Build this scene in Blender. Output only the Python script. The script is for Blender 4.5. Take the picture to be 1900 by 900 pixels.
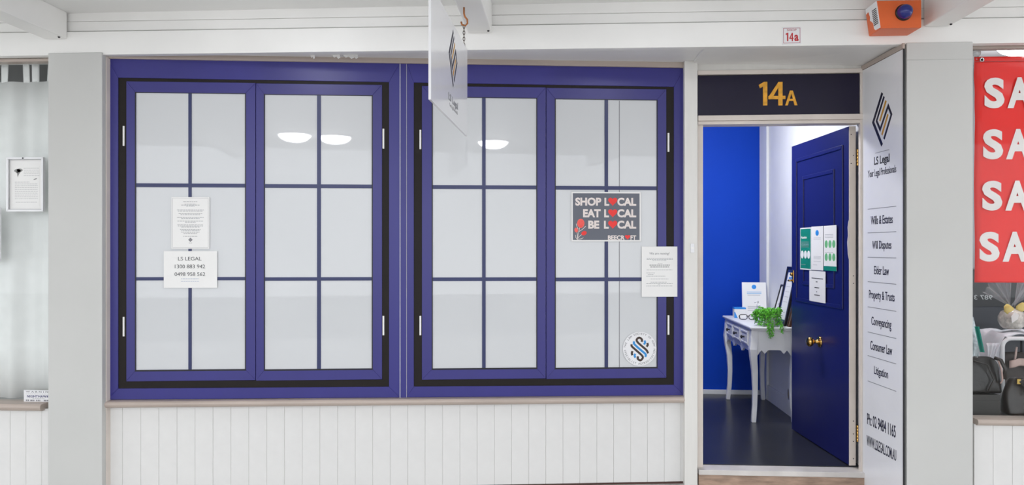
import bpy, bmesh, math, random
from mathutils import Matrix, Vector
random.seed(7)
S = bpy.context.scene
for o in list(bpy.data.objects): bpy.data.objects.remove(o)
COL = S.collection
# ------------------------------------------------------------------ camera, sky, exposure
F, CX, YH, H = 1414.0, 950.0, 460.0, 1.31          # focal length (px of a 1900 frame), optical centre, horizon row, eye height
TH = math.radians(3.6); CS, SN = math.cos(TH), math.sin(TH)
cam = bpy.data.cameras.new('camera'); camo = bpy.data.objects.new('camera', cam); COL.objects.link(camo)
camo.location = (0, 0, H); camo.rotation_euler = (math.pi/2, 0, TH)
cam.sensor_width = 36; cam.lens = 36*F/1900; cam.shift_y = (YH-450)/1900; cam.clip_start = .05
S.camera = camo
W = bpy.data.worlds.new('sky'); S.world = W; W.use_nodes = True
bg = W.node_tree.nodes['Background']; bg.inputs[0].default_value = (.93, .96, 1, 1); bg.inputs[1].default_value = 2.0
vs = S.view_settings; vs.view_transform = 'Standard'; vs.look = 'None'; vs.gamma = 1; vs.use_curve_mapping = False
vs.exposure = 0.28
LAMP_N = 13.0          # the same for the lamps close to the shopfront
LAMP_S = 34.0          # emission strength of each walkway dome lamp

# ------------------------------------------------------------------ materials
def lin(h):
    h = h.lstrip('#'); v = [int(h[i:i+2], 16)/255 for i in (0, 2, 4)]
    return [x/12.92 if x <= .04045 else ((x+.055)/1.055)**2.4 for x in v] + [1]
MATS = {}
def mat(name, col, rough=.5, metal=0, spec=.5, var=.05, scale=6, bump=0, bscale=80, stretch=None, coat=0, emit=None, es=0):
    if name in MATS: return MATS[name]
    m = bpy.data.materials.new(name); m.use_nodes = True; nt = m.node_tree; b = nt.nodes['Principled BSDF']
    c = lin(col)
    tc = nt.nodes.new('ShaderNodeTexCoord'); mp = nt.nodes.new('ShaderNodeMapping'); nt.links.new(tc.outputs['Object'], mp.inputs[0])
    if stretch: mp.inputs['Scale'].default_value = stretch
    n = nt.nodes.new('ShaderNodeTexNoise'); n.inputs['Scale'].default_value = scale; n.inputs['Detail'].default_value = 4
    nt.links.new(mp.outputs[0], n.inputs['Vector'])
    r = nt.nodes.new('ShaderNodeValToRGB')
    r.color_ramp.elements[0].position = .3; r.color_ramp.elements[1].position = .7
    r.color_ramp.elements[0].color = [x*(1-var) for x in c[:3]]+[1]; r.color_ramp.elements[1].color = [min(1, x*(1+var)) for x in c[:3]]+[1]
    nt.links.new(n.outputs['Fac'], r.inputs[0]); nt.links.new(r.outputs[0], b.inputs['Base Color'])
    b.inputs['Roughness'].default_value = rough; b.inputs['Metallic'].default_value = metal
    b.inputs['Specular IOR Level'].default_value = spec; b.inputs['Coat Weight'].default_value = coat; b.inputs['Coat Roughness'].default_value = .03
    if bump:
        n2 = nt.nodes.new('ShaderNodeTexNoise'); n2.inputs['Scale'].default_value = bscale; nt.links.new(mp.outputs[0], n2.inputs['Vector'])
        bp = nt.nodes.new('ShaderNodeBump'); bp.inputs['Strength'].default_value = bump; bp.inputs['Distance'].default_value = .004
        nt.links.new(n2.outputs['Fac'], bp.inputs['Height']); nt.links.new(bp.outputs[0], b.inputs['Normal'])
    if emit: b.inputs['Emission Color'].default_value = lin(emit); b.inputs['Emission Strength'].default_value = es
    MATS[name] = m; return m
def glassmat(name, tint='#ffffff', gloss=.08, rough=.01, haze=0):
    m = bpy.data.materials.new(name); m.use_nodes = True; nt = m.node_tree
    for n in list(nt.nodes): nt.nodes.remove(n)
    out = nt.nodes.new('ShaderNodeOutputMaterial'); t = nt.nodes.new('ShaderNodeBsdfTransparent'); g = nt.nodes.new('ShaderNodeBsdfGlossy')
    t.inputs[0].default_value = lin(tint); g.inputs['Roughness'].default_value = rough
    lw = nt.nodes.new('ShaderNodeLayerWeight'); pw = nt.nodes.new('ShaderNodeMath'); pw.operation = 'POWER'; pw.inputs[1].default_value = 5
    nt.links.new(lw.outputs['Facing'], pw.inputs[0])
    ma = nt.nodes.new('ShaderNodeMath'); ma.operation = 'MULTIPLY_ADD'; ma.inputs[1].default_value = 1-gloss; ma.inputs[2].default_value = gloss; ma.use_clamp = True
    nt.links.new(pw.outputs[0], ma.inputs[0])
    mx = nt.nodes.new('ShaderNodeMixShader'); nt.links.new(ma.outputs[0], mx.inputs[0]); nt.links.new(t.outputs[0], mx.inputs[1]); nt.links.new(g.outputs[0], mx.inputs[2])
    last = mx
    if haze:
        d = nt.nodes.new('ShaderNodeBsdfDiffuse'); d.inputs[0].default_value = (.9, .9, .9, 1); m2 = nt.nodes.new('ShaderNodeMixShader'); m2.inputs[0].default_value = haze
        nt.links.new(mx.outputs[0], m2.inputs[1]); nt.links.new(d.outputs[0], m2.inputs[2]); last = m2
    nt.links.new(last.outputs[0], out.inputs[0]); MATS[name] = m; return m
M_white = mat('white_paint', '#f1f0ed', .42, var=.03, scale=2.5, bump=.06, bscale=25)
M_board = mat('white_board_paint', '#e2e1df', .4, var=.025, scale=3, stretch=(3, 3, .4), bump=.05, bscale=30)
M_ceil = mat('ceiling_paint', '#f2f2f0', .55, var=.03, scale=1.5)
M_pillar = mat('pale_grey_paint', '#c8c8c5', .5, var=.03, scale=1.6, bump=.05, bscale=18)
M_post = mat('cream_post_paint', '#e2e0db', .35, var=.03, stretch=(4, 4, .5))
M_taupe = mat('taupe_timber_paint', '#b8aaa0', .4, var=.08, scale=5, stretch=(.5, 4, 4), bump=.1)
M_cream = mat('cream_frame_paint', '#ddd3ca', .4, var=.06, scale=6, bump=.08)
M_blue = mat('blue_vinyl_print', '#302d7e', .34, spec=.5, var=.06, scale=3, stretch=(1, .25, 1))
M_sash = mat('blue_sash_print', '#33307c', .34, spec=.5, var=.07, scale=3, stretch=(1, .25, 1))
M_munt = mat('navy_muntin_print', '#28305f', .33, var=.05)
M_groove = mat('dark_brown_print', '#1a1412', .5, spec=.25, var=.12, scale=4)
M_line = mat('black_print_line', '#0d0c16', .4)
M_pane = mat('frosted_glass', '#d3d5d7', .02, var=.015, scale=1.2)
M_black = mat('black_plastic', '#15151a', .35)
M_paper = mat('white_paper', '#f1f0ee', .6, var=.015)
M_ink = mat('black_ink', '#24242a', .6)
M_inkg = mat('grey_ink', '#8a8a8e', .6)
M_inkl = mat('pale_grey_ink', '#b2b2b4', .6)
M_sign = mat('white_acrylic', '#ececee', .12, var=.015)
M_navy = mat('navy_ink', '#1b1c33', .5)
M_gold = mat('ochre_ink', '#c8922c', .45)
M_door = mat('navy_gloss_paint', '#1b1e58', .3, var=.06, scale=2.5, bump=.03, bscale=14)
M_brass = mat('polished_brass', '#d8ad62', .18, metal=1, var=.08)
M_floor = mat('charcoal_vinyl', '#2c2d31', .3, var=.22, scale=2.2, bump=.04)
M_bluewall = mat('royal_blue_paint', '#0440b6', .6, spec=.2, var=.02)
M_iwall = mat('white_interior_paint', '#e4e5e6', .5, var=.02)
M_table = mat('white_satin_furniture', '#e8e8ea', .35, var=.02)
def lampmat(st): return mat('lamp_glass_%g' % st, '#ffffff', .3, emit='#fafbff', es=st)
# ------------------------------------------------------------------ mesh helpers
class MB:
    def __init__(s): s.v = []; s.f = []
    def add(s, vs, fs):
        o = len(s.v); s.v += [tuple(v) for v in vs]; s.f += [tuple(i+o for i in f) for f in fs]; return s
    def hexa(s, c):        # 8 corners: bottom four counter-clockwise, then top four
        return s.add(c, [(3, 2, 1, 0), (4, 5, 6, 7), (0, 1, 5, 4), (1, 2, 6, 5), (2, 3, 7, 6), (3, 0, 4, 7)])
    def box(s, x0, y0, z0, x1, y1, z1):
        return s.hexa([(x0, y0, z0), (x1, y0, z0), (x1, y1, z0), (x0, y1, z0), (x0, y0, z1), (x1, y0, z1), (x1, y1, z1), (x0, y1, z1)])
    def prism(s, p, z0, z1):   # xy outline pushed along z
        if sum(p[i][0]*p[(i+1) % len(p)][1]-p[(i+1) % len(p)][0]*p[i][1] for i in range(len(p))) < 0: p = p[::-1]
        n = len(p)
        return s.add([(x, y, z0) for x, y in p]+[(x, y, z1) for x, y in p], [tuple(range(n-1, -1, -1)), tuple(range(n, 2*n))]+[(i, (i+1) % n, n+(i+1) % n, n+i) for i in range(n)])
    def ring(s, a, b, z0, z1):  # frame between outer rect a and inner rect b (x0,y0,x1,y1), four mitred pieces
        A = [(a[0], a[1]), (a[2], a[1]), (a[2], a[3]), (a[0], a[3])]; B = [(b[0], b[1]), (b[2], b[1]), (b[2], b[3]), (b[0], b[3])]
        for i in range(4): s.prism([A[i], A[(i+1) % 4], B[(i+1) % 4], B[i]], z0, z1)
        return s
    def tube(s, pts, r, seg=8, closed=False, r2=None):
        P = [Vector(p) for p in pts]; n = len(P); o = len(s.v); up = None
        for i in range(n):
            t = (P[(i+1) % n]-P[i-1]) if closed else (P[min(i+1, n-1)]-P[max(i-1, 0)])
            t.normalize()
            if up is None: up = Vector((0, 0, 1)) if abs(t.z) < .9 else Vector((1, 0, 0))
            a = t.cross(up).normalized(); b = a.cross(t).normalized(); up = b
            rr = r if r2 is None else r+(r2-r)*i/(n-1)
            for k in range(seg):
                w = 2*math.pi*k/seg; s.v.append(tuple(P[i]+a*math.cos(w)*rr+b*math.sin(w)*rr))
        for i in range(n if closed else n-1):
            for k in range(seg):
                j = (i+1) % n; s.f.append((o+i*seg+k, o+i*seg+(k+1) % seg, o+j*seg+(k+1) % seg, o+j*seg+k))
        if not closed: s.f.append(tuple(o+k for k in range(seg))[::-1]); s.f.append(tuple(o+(n-1)*seg+k for k in range(seg)))
        return s
    def lathe(s, prof, c=(0, 0, 0), axis='z', seg=24):
        o = len(s.v); n = len(prof)
        for r, h in prof:
            for k in range(seg):
                w = 2*math.pi*k/seg; x, y = r*math.cos(w), r*math.sin(w)
                p = {'z': (x, y, h), 'y': (x, h, -y), 'x': (h, x, y)}[axis]
                s.v.append((p[0]+c[0], p[1]+c[1], p[2]+c[2]))
        for i in range(n-1):
            for k in range(seg): s.f.append((o+i*seg+k, o+i*seg+(k+1) % seg, o+(i+1)*seg+(k+1) % seg, o+(i+1)*seg+k))
        s.f.append(tuple(o+k for k in range(seg))[::-1]); s.f.append(tuple(o+(n-1)*seg+k for k in range(seg)))
        return s
    def loft(s, rings, cap=True):
        o = len(s.v); m = len(rings[0])
        for r in rings: s.v += [tuple(p) for p in r]
        for i in range(len(rings)-1):
            for k in range(m): s.f.append((o+i*m+k, o+i*m+(k+1) % m, o+(i+1)*m+(k+1) % m, o+(i+1)*m+k))
        if cap: s.f.append(tuple(o+k for k in range(m))[::-1]); s.f.append(tuple(o+(len(rings)-1)*m+k for k in range(m)))
        return s
    def grid(s, fn, nu, nv):
        o = len(s.v)
        for i in range(nu+1):
            for j in range(nv+1): s.v.append(tuple(fn(i/nu, j/nv)))
        for i in range(nu):
            for j in range(nv): a = o+i*(nv+1)+j; s.f.append((a, a+nv+1, a+nv+2, a+1))
        return s
    def stroke(s, pts, w, z0, z1):   # flat polyline band with mitred corners
        P = [Vector(p) for p in pts]; L = []; R = []
        for i in range(len(P)):
            d0 = (P[i]-P[i-1]).normalized() if i else (P[1]-P[0]).normalized()
            d1 = (P[i+1]-P[i]).normalized() if i < len(P)-1 else d0
            n0 = Vector((-d0.y, d0.x)); n1 = Vector((-d1.y, d1.x)); m = (n0+n1)
            m = m.normalized() if m.length > 1e-6 else n0
            k = w/2/max(.45, m.dot(n0)); L.append(P[i]+m*k); R.append(P[i]-m*k)
        for i in range(len(P)-1): s.prism([tuple(L[i]), tuple(R[i]), tuple(R[i+1]), tuple(L[i+1])], z0, z1)
        return s
    def disc(s, cx, cy, rx, ry, z0, z1, n=32, rot=0):
        c, q = math.cos(rot), math.sin(rot)
        return s.prism([(cx+rx*math.cos(t)*c-ry*math.sin(t)*q, cy+rx*math.cos(t)*q+ry*math.sin(t)*c) for t in [2*math.pi*k/n for k in range(n)]], z0, z1)
    def build(s, name, m, parent=None, M=None, smooth=False, bevel=0, solid=0, sub=0):
        me = bpy.data.meshes.new(name); me.from_pydata(s.v, [], s.f); me.validate()
        b = bmesh.new(); b.from_mesh(me); bmesh.ops.recalc_face_normals(b, faces=b.faces); b.to_mesh(me); b.free()
        if m: me.materials.append(m)
        if smooth: me.polygons.foreach_set('use_smooth', [True]*len(me.polygons))
        return link(name, me, parent, M, bevel, solid, sub)
def link(name, me, parent=None, M=None, bevel=0, solid=0, sub=0):
    o = bpy.data.objects.new(name, me); COL.objects.link(o)
    if parent: o.parent = parent
    if M is not None: o.matrix_basis = M
    if solid: q = o.modifiers.new('solid', 'SOLIDIFY'); q.thickness = solid; q.offset = 0
    if bevel: q = o.modifiers.new('bevel', 'BEVEL'); q.width = bevel; q.segments = 2; q.limit_method = 'ANGLE'
    if sub: q = o.modifiers.new('sub', 'SUBSURF'); q.levels = sub; q.render_levels = sub
    return o
def tag(o, label, cat, group=None, kind=None):
    o['label'] = label; o['category'] = cat
    if group: o['group'] = group
    if kind: o['kind'] = kind
    return o
def thing(name, label, cat, M=None, group=None, kind=None):
    o = link(name, None, None, M); o.empty_display_size = .05; return tag(o, label, cat, group, kind)
def T(x, y, z): return Matrix.Translation((x, y, z))
def RZ(d): return Matrix.Rotation(math.radians(d), 4, 'Z')
# ------------------------------------------------------------------ vertical planes: local x runs along, y is height, z comes out of the face
class Plane:
    def __init__(s, p0, p1):
        s.p0 = Vector((p0[0], p0[1])); d = Vector((p1[0], p1[1]))-s.p0; s.L = d.length; s.d = d.normalized(); s.n = Vector((s.d.y, -s.d.x))
        s.M = Matrix(((s.d.x, 0, s.n.x, p0[0]), (s.d.y, 0, s.n.y, p0[1]), (0, 1, 0, 0), (0, 0, 0, 1)))
    def at(s, px, py):     # photo pixel -> (along, height)
        u, v = (px-CX)/F, (YH-py)/F; r = Vector((u*CS-SN, u*SN+CS)); t = s.p0.dot(s.n)/r.dot(s.n); q = r*t
        return ((q-s.p0).dot(s.d), H+t*v)
    def rect(s, x0, y0, x1, y1):     # y0 top row, y1 bottom row
        ym, xm = (y0+y1)/2, (x0+x1)/2
        return (s.at(x0, ym)[0], s.at(xm, y1)[1], s.at(x1, ym)[0], s.at(xm, y0)[1])
    def here(s, a, z, out=0): return s.M @ T(a, z, out)
WIN = Plane((-2.588, 4.216), (.745, 4.626)); FAS = Plane((-5, 4.15), (5, 4.15)); PIL = Plane((-5, 4.14), (5, 4.14))
DFR = Plane((.7, 4.60), (1.783, 4.60)); PST = Plane((.7, 4.57), (1, 4.57)); REV = Plane((1.783, 4.60), (1.815, 4.14))
DOR = Plane((1.667, 5.606), (1.730, 4.69)); SHO = Plane((-5, 4.24), (5, 4.24)); HNG = Plane((-.482, 2.83), (-.461, 3.78)); UPB = Plane((-5, 4.17), (5, 4.17))
def X_at(px, Y):
    u = (px-CX)/F; d = Y/(u*SN+CS); return d*(u*CS-SN)
# ------------------------------------------------------------------ lettering
def glyphs(body, bold=0, shear=0, spacing=1):
    cu = bpy.data.curves.new('t', 'FONT'); cu.body = body; cu.size = 1; cu.offset = bold; cu.shear = shear; cu.resolution_u = 4; cu.space_character = spacing; cu.extrude = .002
    o = bpy.data.objects.new('t', cu); COL.objects.link(o); dg = bpy.context.evaluated_depsgraph_get()
    me = bpy.data.meshes.new_from_object(o.evaluated_get(dg)); bpy.data.objects.remove(o); bpy.data.curves.remove(cu); return me
def text(body, parent, rect, z, m, bold=0, shear=0, spacing=1, mirror=False, name='lettering', depth=.0006):
    me = glyphs(body, bold, shear, spacing); xs = [v.co.x for v in me.vertices]; ys = [v.co.y for v in me.vertices]
    x0, y0, x1, y1 = rect; sx = (x1-x0)/(max(xs)-min(xs)); sy = (y1-y0)/(max(ys)-min(ys)); mx, my = min(xs), min(ys)
    for v in me.vertices:
        x = x0+(v.co.x-mx)*sx
        if mirror: x = x0+x1-x
        v.co = (x, y0+(v.co.y-my)*sy, z+depth*(v.co.z/.002))
    me.materials.clear(); me.materials.append(m); me.name = name
    return link(name, me, parent)
def arc_text(body, parent, R, size, a0, a1, z, m, inward=False):
    mb = MB(); n = len(body)
    for i, ch in enumerate(body):
        if ch == ' ': continue
        me = glyphs(ch); a = math.radians(a0+(a1-a0)*i/(n-1)); xs = [v.co.x for v in me.vertices]; cx = (min(xs)+max(xs))/2
        rot = a-math.pi/2 if not inward else a+math.pi/2
        vs = []
        for v in me.vertices:
            x, y = (v.co.x-cx)*size, v.co.y*size
            vs.append((R*math.cos(a)+x*math.cos(rot)-y*math.sin(rot), R*math.sin(a)+x*math.sin(rot)+y*math.cos(rot), z+v.co.z*.2))
        mb.add(vs, [tuple(p.vertices) for p in me.polygons]); bpy.data.meshes.remove(me)
    return mb.build('lettering', m, parent)
def print_lines(parent, rows, z, m, h=.0022, name='printed_text'):
    mb = MB()          # rows: (x0, x1, y)
    for x0, x1, y in rows:
        x = x0
        while x < x1-1e-4:
            w = min(random.uniform(.006, .016), x1-x); mb.box(x, y-h/2, z, x+w, y+h/2, z+.0003); x += w+.0028
    o = mb.build(name, m, parent); o['kind'] = 'stuff'; return o
def heart(mb, cx, cy, w, h, z0, z1, half=0):
    p = []
    for k in range(40):
        t = 2*math.pi*k/40; x = 16*math.sin(t)**3; y = 13*math.cos(t)-5*math.cos(2*t)-2*math.cos(3*t)-math.cos(4*t)
        p.append((cx+x/32*w, cy+(y+2.5)/29*h))
    mb.prism(p, z0, z1)
def sag(x): return -.0035*x            # the old eaves run very slightly downhill
# ================================================================== SETTING
def struct(o, label, cat): return tag(o, label, cat, kind='structure')
# ground and ceilings
m = mat('pale_bounce_paving', '#bfbcb8', .6, var=.25, scale=9, bump=.2)  # paving made paler than its brown to bounce light up to the eaves
struct(MB().box(-9, -3.2, -.25, 9, 4.75, -.1).build('floor', m), 'paved walkway in front of the shops, paled to bounce light', 'pavement')
struct(MB().box(-20, -16, -.4, 20, -3.2, -.22).build('road', mat('asphalt', '#6c6c6d', .85, var=.15, scale=20, bump=.2)), 'grey asphalt road beyond the walkway', 'road')
struct(MB().box(-2.7, 4.685, -.06, 1.8, 7.0, 0).build('floor_interior', M_floor), 'dark charcoal vinyl floor inside the doorway', 'floor')
struct(MB().box(-9, -1.7, 2.645, 9, 4.2, 2.72).build('ceiling', M_ceil), 'pale painted ceiling of the walkway awning', 'ceiling')
struct(MB().box(-9, 4.2, 2.62, 9, 7.3, 2.72).build('ceiling_interior', M_iwall), 'white ceiling inside the shops', 'ceiling')
# eaves: main beam, upper boards
def xz(mb, x0, x1, y0, y1, z0, z1):
    return mb.hexa([(x0, y0, z0+sag(x0)), (x1, y0, z0+sag(x1)), (x1, y1, z0+sag(x1)), (x0, y1, z0+sag(x0)), (x0, y0, z1+sag(x0)), (x1, y0, z1+sag(x1)), (x1, y1, z1+sag(x1)), (x0, y1, z1+sag(x0))])
struct(xz(MB(), -6, 6, 4.15, 4.20, 2.392, 2.524).build('trim_1', M_white, bevel=.003), 'wide white fascia beam running above the shopfronts', 'fascia')
wu = thing('wall_upper', 'white horizontal boards above the fascia beam', 'wall', T(0, 4.17, 2.53), kind='structure')
for z0, z1 in ((2.533, 2.5865), (2.588, 2.648)):
    xz(MB(), -6, 6, 0, .03, z0-2.53, z1-2.53).build('board', M_white, wu, bevel=.003)
xz(MB(), -6, 6, .006, .05, -.03, .115).build('backing', mat('board_gap_paint', '#c4c3c0', .7), wu)
# soffit of the recessed shopfront, with a few flakes of peeling paint
so = struct(MB().box(-2.62, 4.20, 2.418, .79, 4.74, 2.44).hexa([(.79, 4.20, 2.398), (1.9, 4.20, 2.392), (1.9, 4.74, 2.374), (.79, 4.74, 2.408), (.79, 4.20, 2.44), (1.9, 4.20, 2.44), (1.9, 4.74, 2.44), (.79, 4.74, 2.44)]).build('ceiling_soffit', M_white), 'white soffit under the fascia over the recessed shopfront', 'soffit')
for k, (px, w) in enumerate(((578, .03), (618, .05), (637, .07), (650, .05))):
    x = X_at(px, 4.33); pts = [(x, 2.420), (x+w*.3, 2.402), (x+w*.5, 2.410), (x+w*.75, 2.396), (x+w, 2.402), (x+w*.95, 2.419)]
    MB().add([(a, 4.30+.004*k, b) for a, b in pts]+[(a, 4.302+.004*k, b) for a, b in pts], [tuple(range(6)), tuple(range(11, 5, -1))]+[(i, (i+1) % 6, 6+(i+1) % 6, 6+i) for i in range(6)]).build('paint_flake', M_white, so)
# awning beams
for i, (x, lb) in enumerate(((-2.85, 'white awning beam above the left grey pillar'), (-.436, 'white awning beam carrying the hanging shop sign'), (1.98, 'white awning beam just right of the orange alarm box'))):
    b = struct(MB().box(x-.065, -1.6, 2.483+sag(x), x+.065, 4.149, 2.646).build('beam', M_white, bevel=.006), lb, 'beam'); b['group'] = 'awning beams'
    MB().lathe([(.006, 0), (.007, -.004), (.003, -.007)], (x+.05, 4.10, 2.483+sag(x)), seg=8).build('nail', M_black, b)
# pillars
LP0, LP1 = X_at(89, 4.14), X_at(189.3, 4.14); RP0, RP1 = X_at(1681, 4.14), X_at(1805.5, 4.14)
lp = struct(MB().box(LP0, 4.14, -.1, LP1, 4.60, 2.413).build('pillar', M_pillar, bevel=.004), 'pale grey square pillar left of the blue window', 'pillar')
rp = struct(MB().box(RP0+.004, 4.14, -.1, RP1, 4.60, 2.392).build('pillar', M_pillar, bevel=.004), 'pale grey square pillar between lettered panel and red banner', 'pillar')
MB().box(RP0+.004, 4.137, 2.30, RP1, 4.14, 2.3015).build('joint_line', M_pillar, rp)
MB().box(LP1, 4.175, -.1, LP1+.004, 4.36, 2.40).build('side_trim', M_cream, lp, bevel=.003)
# boards under the windows
def chamfer_board(mb, w, h, t=.004, g=.0012):
    return mb.add([(0, 0, 0), (g, 0, t), (w-g, 0, t), (w, 0, 0), (0, h, 0), (g, h, t), (w-g, h, t), (w, h, 0)], [(0, 1, 5, 4), (1, 2, 6, 5), (2, 3, 7, 6), (0, 3, 2, 1), (4, 5, 6, 7), (3, 0, 4, 7)])
def board_wall(name, label, pl, a0, a1, zb, zt, w, out):
    root = thing(name, label, 'wall', pl.here(a0, zb, out), kind='structure')
    MB().box(0, 0, -.03, a1-a0, zt-zb, .0008).build('backing', mat('joint_paint', '#dddcd9', .6), root)
    me = None; a = 0
    while a < a1-a0-.01:
        ww = min(w, a1-a0-a)
        if me is None or abs(ww-w) > 1e-6: me = chamfer_board(MB(), ww-.0005, zt-zb).build('board', M_board, root, T(a, 0, 0)).data
        else: link('board', me, root, T(a, 0, 0))
        a += w
    return root
a228 = WIN.at(228, 850)[0]; a1232 = WIN.at(1232, 850)[0]; bw = (a1232-a228)/31
n0 = math.ceil((a228+.02)/bw)
board_wall('wall_front', 'white vertical tongue and groove boards below the blue window', WIN, a228-n0*bw, WIN.L+.01, -.088, .40, bw, .0)
struct(MB().box(-.05, -.1, -.05, WIN.L, -.088, .006).build('trim_2', mat('dark_brown_base', '#4a332c', .7), M=WIN.M), 'dark brown base strip at the foot of white boards', 'trim')
board_wall('wall_front_left', 'white vertical boards below the curtained left window', SHO, SHO.at(0, 800)[0]-.385, SHO.at(92, 800)[0]+.05, -.1, .385, .0945, .03)
board_wall('wall_front_right', 'white vertical boards below the right display window', SHO, SHO.at(1801, 800)[0], SHO.at(1801, 800)[0]+2.0, -.1, .37, .0985, .03)
# sills with a rounded nose
def sill(name, label, pl, a0, a1, z0, z1, depth, back, tilt=0):
    h = (z1-z0); prof = [(-back, h), (depth-.012, h*.93), (depth-.003, h*.75), (depth, h*.5), (depth-.003, h*.25), (depth-.012, .002), (depth-.02, 0), (-back, 0)]
    L = a1-a0
    r0 = [(0, y, z) for z, y in prof]; r1 = [(L, y+tilt, z) for z, y in prof]
    return struct(MB().loft([r0, r1]).build(name, M_taupe, M=pl.here(a0, z0, 0), smooth=False, bevel=.002), label, 'sill')
sill('trim_3', 'long taupe timber sill under the blue window', WIN, -.075, WIN.L+.006, .400, .440, .055, .03, -.012)
sill('trim_4', 'taupe timber sill under the curtained left window', SHO, SHO.at(-80, 750)[0], SHO.at(90.5, 750)[0], .376, .419, .075, .05)
sill('trim_5', 'taupe timber sill under the right display window', SHO, SHO.at(1804, 780)[0], SHO.at(1804, 780)[0]+2.0, .366, .402, .06, .05)
# head trim over the blue window
b0 = WIN.at(203, 110)[1]; b1 = WIN.at(1268, 127)[1]
struct(MB().hexa([(-.05, b0, -.06), (WIN.L, b1, -.06), (WIN.L, b1, .022), (-.05, b0, .022), (-.05, 2.419, -.06), (WIN.L, 2.419, -.06), (WIN.L, 2.419, .022), (-.05, 2.419, .022)]).build('trim_6', M_taupe, M=WIN.M), 'taupe head strip along the top of the blue window', 'trim')
# ================================================================== BLUE WINDOWS
def window(name, label, gx, sx, px_cols, hinge_x, hinge_rows, toprows, botrows):
    # gx: film x0,x1 ; groove outer x0,x1 ; sash x limits; rows given at left and right end
    root = thing(name, label, 'window', WIN.here(WIN.at(gx[0], 450)[0], .42, 0), kind='structure')
    A0 = WIN.at(gx[0], 450)[0]; a = lambda px, py=450: WIN.at(px, py)[0]-A0
    def zz(px, row):       # row: (pixel row at x=252, at x=1218)
        py = row[0]+(row[1]-row[0])*(px-252)/(1218-252); return WIN.at(px, py)[1]-.42
    R = dict(top=(107, 126), gt=(145, 161), st=(151, 166), bot=(741, 733.5), gb=(720.5, 714), sb=(707, 701.5))
    def quad_ring(mb, o, i, z0, z1):  # o,i = (x0,x1,toprow,botrow)
        O = [(a(o[0]), zz(o[0], R[o[3]])), (a(o[1]), zz(o[1], R[o[3]])), (a(o[1]), zz(o[1], R[o[2]])), (a(o[0]), zz(o[0], R[o[2]]))]
        I = [(a(i[0]), zz(i[0], R[i[3]])), (a(i[1]), zz(i[1], R[i[3]])), (a(i[1]), zz(i[1], R[i[2]])), (a(i[0]), zz(i[0], R[i[2]]))]
        out = []
        for k in range(4):
            mbk = MB().prism([O[k], O[(k+1) % 4], I[(k+1) % 4], I[k]], z0, z1); out.append(mbk)
        return out
    for k, mb in enumerate(quad_ring(MB(), (gx[0], gx[1], 'top', 'bot'), (gx[2], gx[3], 'gt', 'gb'), -.01, .006)):
        mb.build('outer_frame_rail' if k % 2 == 0 else 'outer_frame_stile', M_blue, root, bevel=.0015)
    for mb in quad_ring(MB(), (gx[2], gx[3], 'gt', 'gb'), (sx[0], sx[-1], 'st', 'sb'), -.01, .0015): mb.build('dark_groove', M_groove, root)
    for k in range(2):
        c = px_cols[k]; s0, s1 = (sx[0], sx[1]) if k == 0 else (sx[1], sx[2])
        sash = None
        x = [a(s0)+(.0015 if k else 0), a(s1)-(0 if k else .0015)]
        rows = ((172, 187), (340, 346), (347, 353), (514, 515), (520, 522), (686, 681))
        t = [zz((c[0]+c[3])/2, r) for r in rows]
        pt, pb = t[0], t[5]; St, Sb = zz((s0+s1)/2, R['st']), zz((s0+s1)/2, R['sb'])
        cx = [a(q) for q in c]
        sash = MB().ring((x[0], Sb, x[1], St), (cx[0], pb, cx[3], pt), -.01, .005).build('sash', M_sash, root, bevel=.0015)
        MB().ring((cx[0]-.006, pb-.009, cx[3]+.006, pt+.004), (cx[0], pb, cx[3], pt), .004, .0055).build('edge_line', M_line, sash)
        MB().box(cx[1], pb, -.008, cx[2], pt, .0046).build('muntin', M_munt, sash)
        for r0, r1 in ((t[2], t[1]), (t[4], t[3])):
            MB().box(cx[0], r0, -.008, cx[1], r1, .0042).build('muntin', M_munt, sash); MB().box(cx[2], r0, -.008, cx[3], r1, .0042).build('muntin', M_munt, sash)
        for p0, p1 in ((cx[0], cx[1]), (cx[2], cx[3])):
            for q0, q1 in ((t[1], t[0]), (t[3], t[2]), (t[5], t[4])): MB().box(p0, q0, -.006, p1, q1, .001).build('pane', M_pane, sash)
        hx = hinge_x[k]
        for (y0, y1) in hinge_rows[k]:
            r = WIN.rect(hx-1.6, y0, hx+1.6, y1); MB().box(r[0]-A0, r[1]-.42, .001, r[2]-A0, r[3]-.42, .006).build('hinge', M_white, root, bevel=.001)
    return root, A0
w1, A1 = window('window_1', 'left half of blue framed window carrying the phone number notice', (199.5, 742, 220, 722), (235, 475, 709), ((253, 350, 356, 455), (492, 588.5, 595.5, 690)), (230, 711.5), (((234, 271), (588, 624)), ((239, 276), (586, 622))), None, None)
w2, A2 = window('window_2', 'right half of blue framed window carrying the round sticker', (755, 1269, 768, 1250), (783, 1013, 1236), ((803, 894.5, 901, 995), (1031, 1121.5, 1128, 1218)), (780, 1240), (((241, 277), (586, 622)), ((247, 282), (585, 621))), None, None)
r = WIN.rect(742, 122, 755, 738)
mu = struct(MB().box(r[0], .43, -.01, r[2], r[3]+.02, .004).build('trim_7', M_blue, M=WIN.M), 'narrow blue strip joining the two halves of window', 'trim')
MB().box(r[0], .432, .004, r[0]+.003, r[3]+.015, .0066).build('bright_edge', M_white, mu); MB().box(r[2]-.0025, .432, .004, r[2], r[3]+.015, .0062).build('bright_edge', M_inkl, mu)
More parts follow.
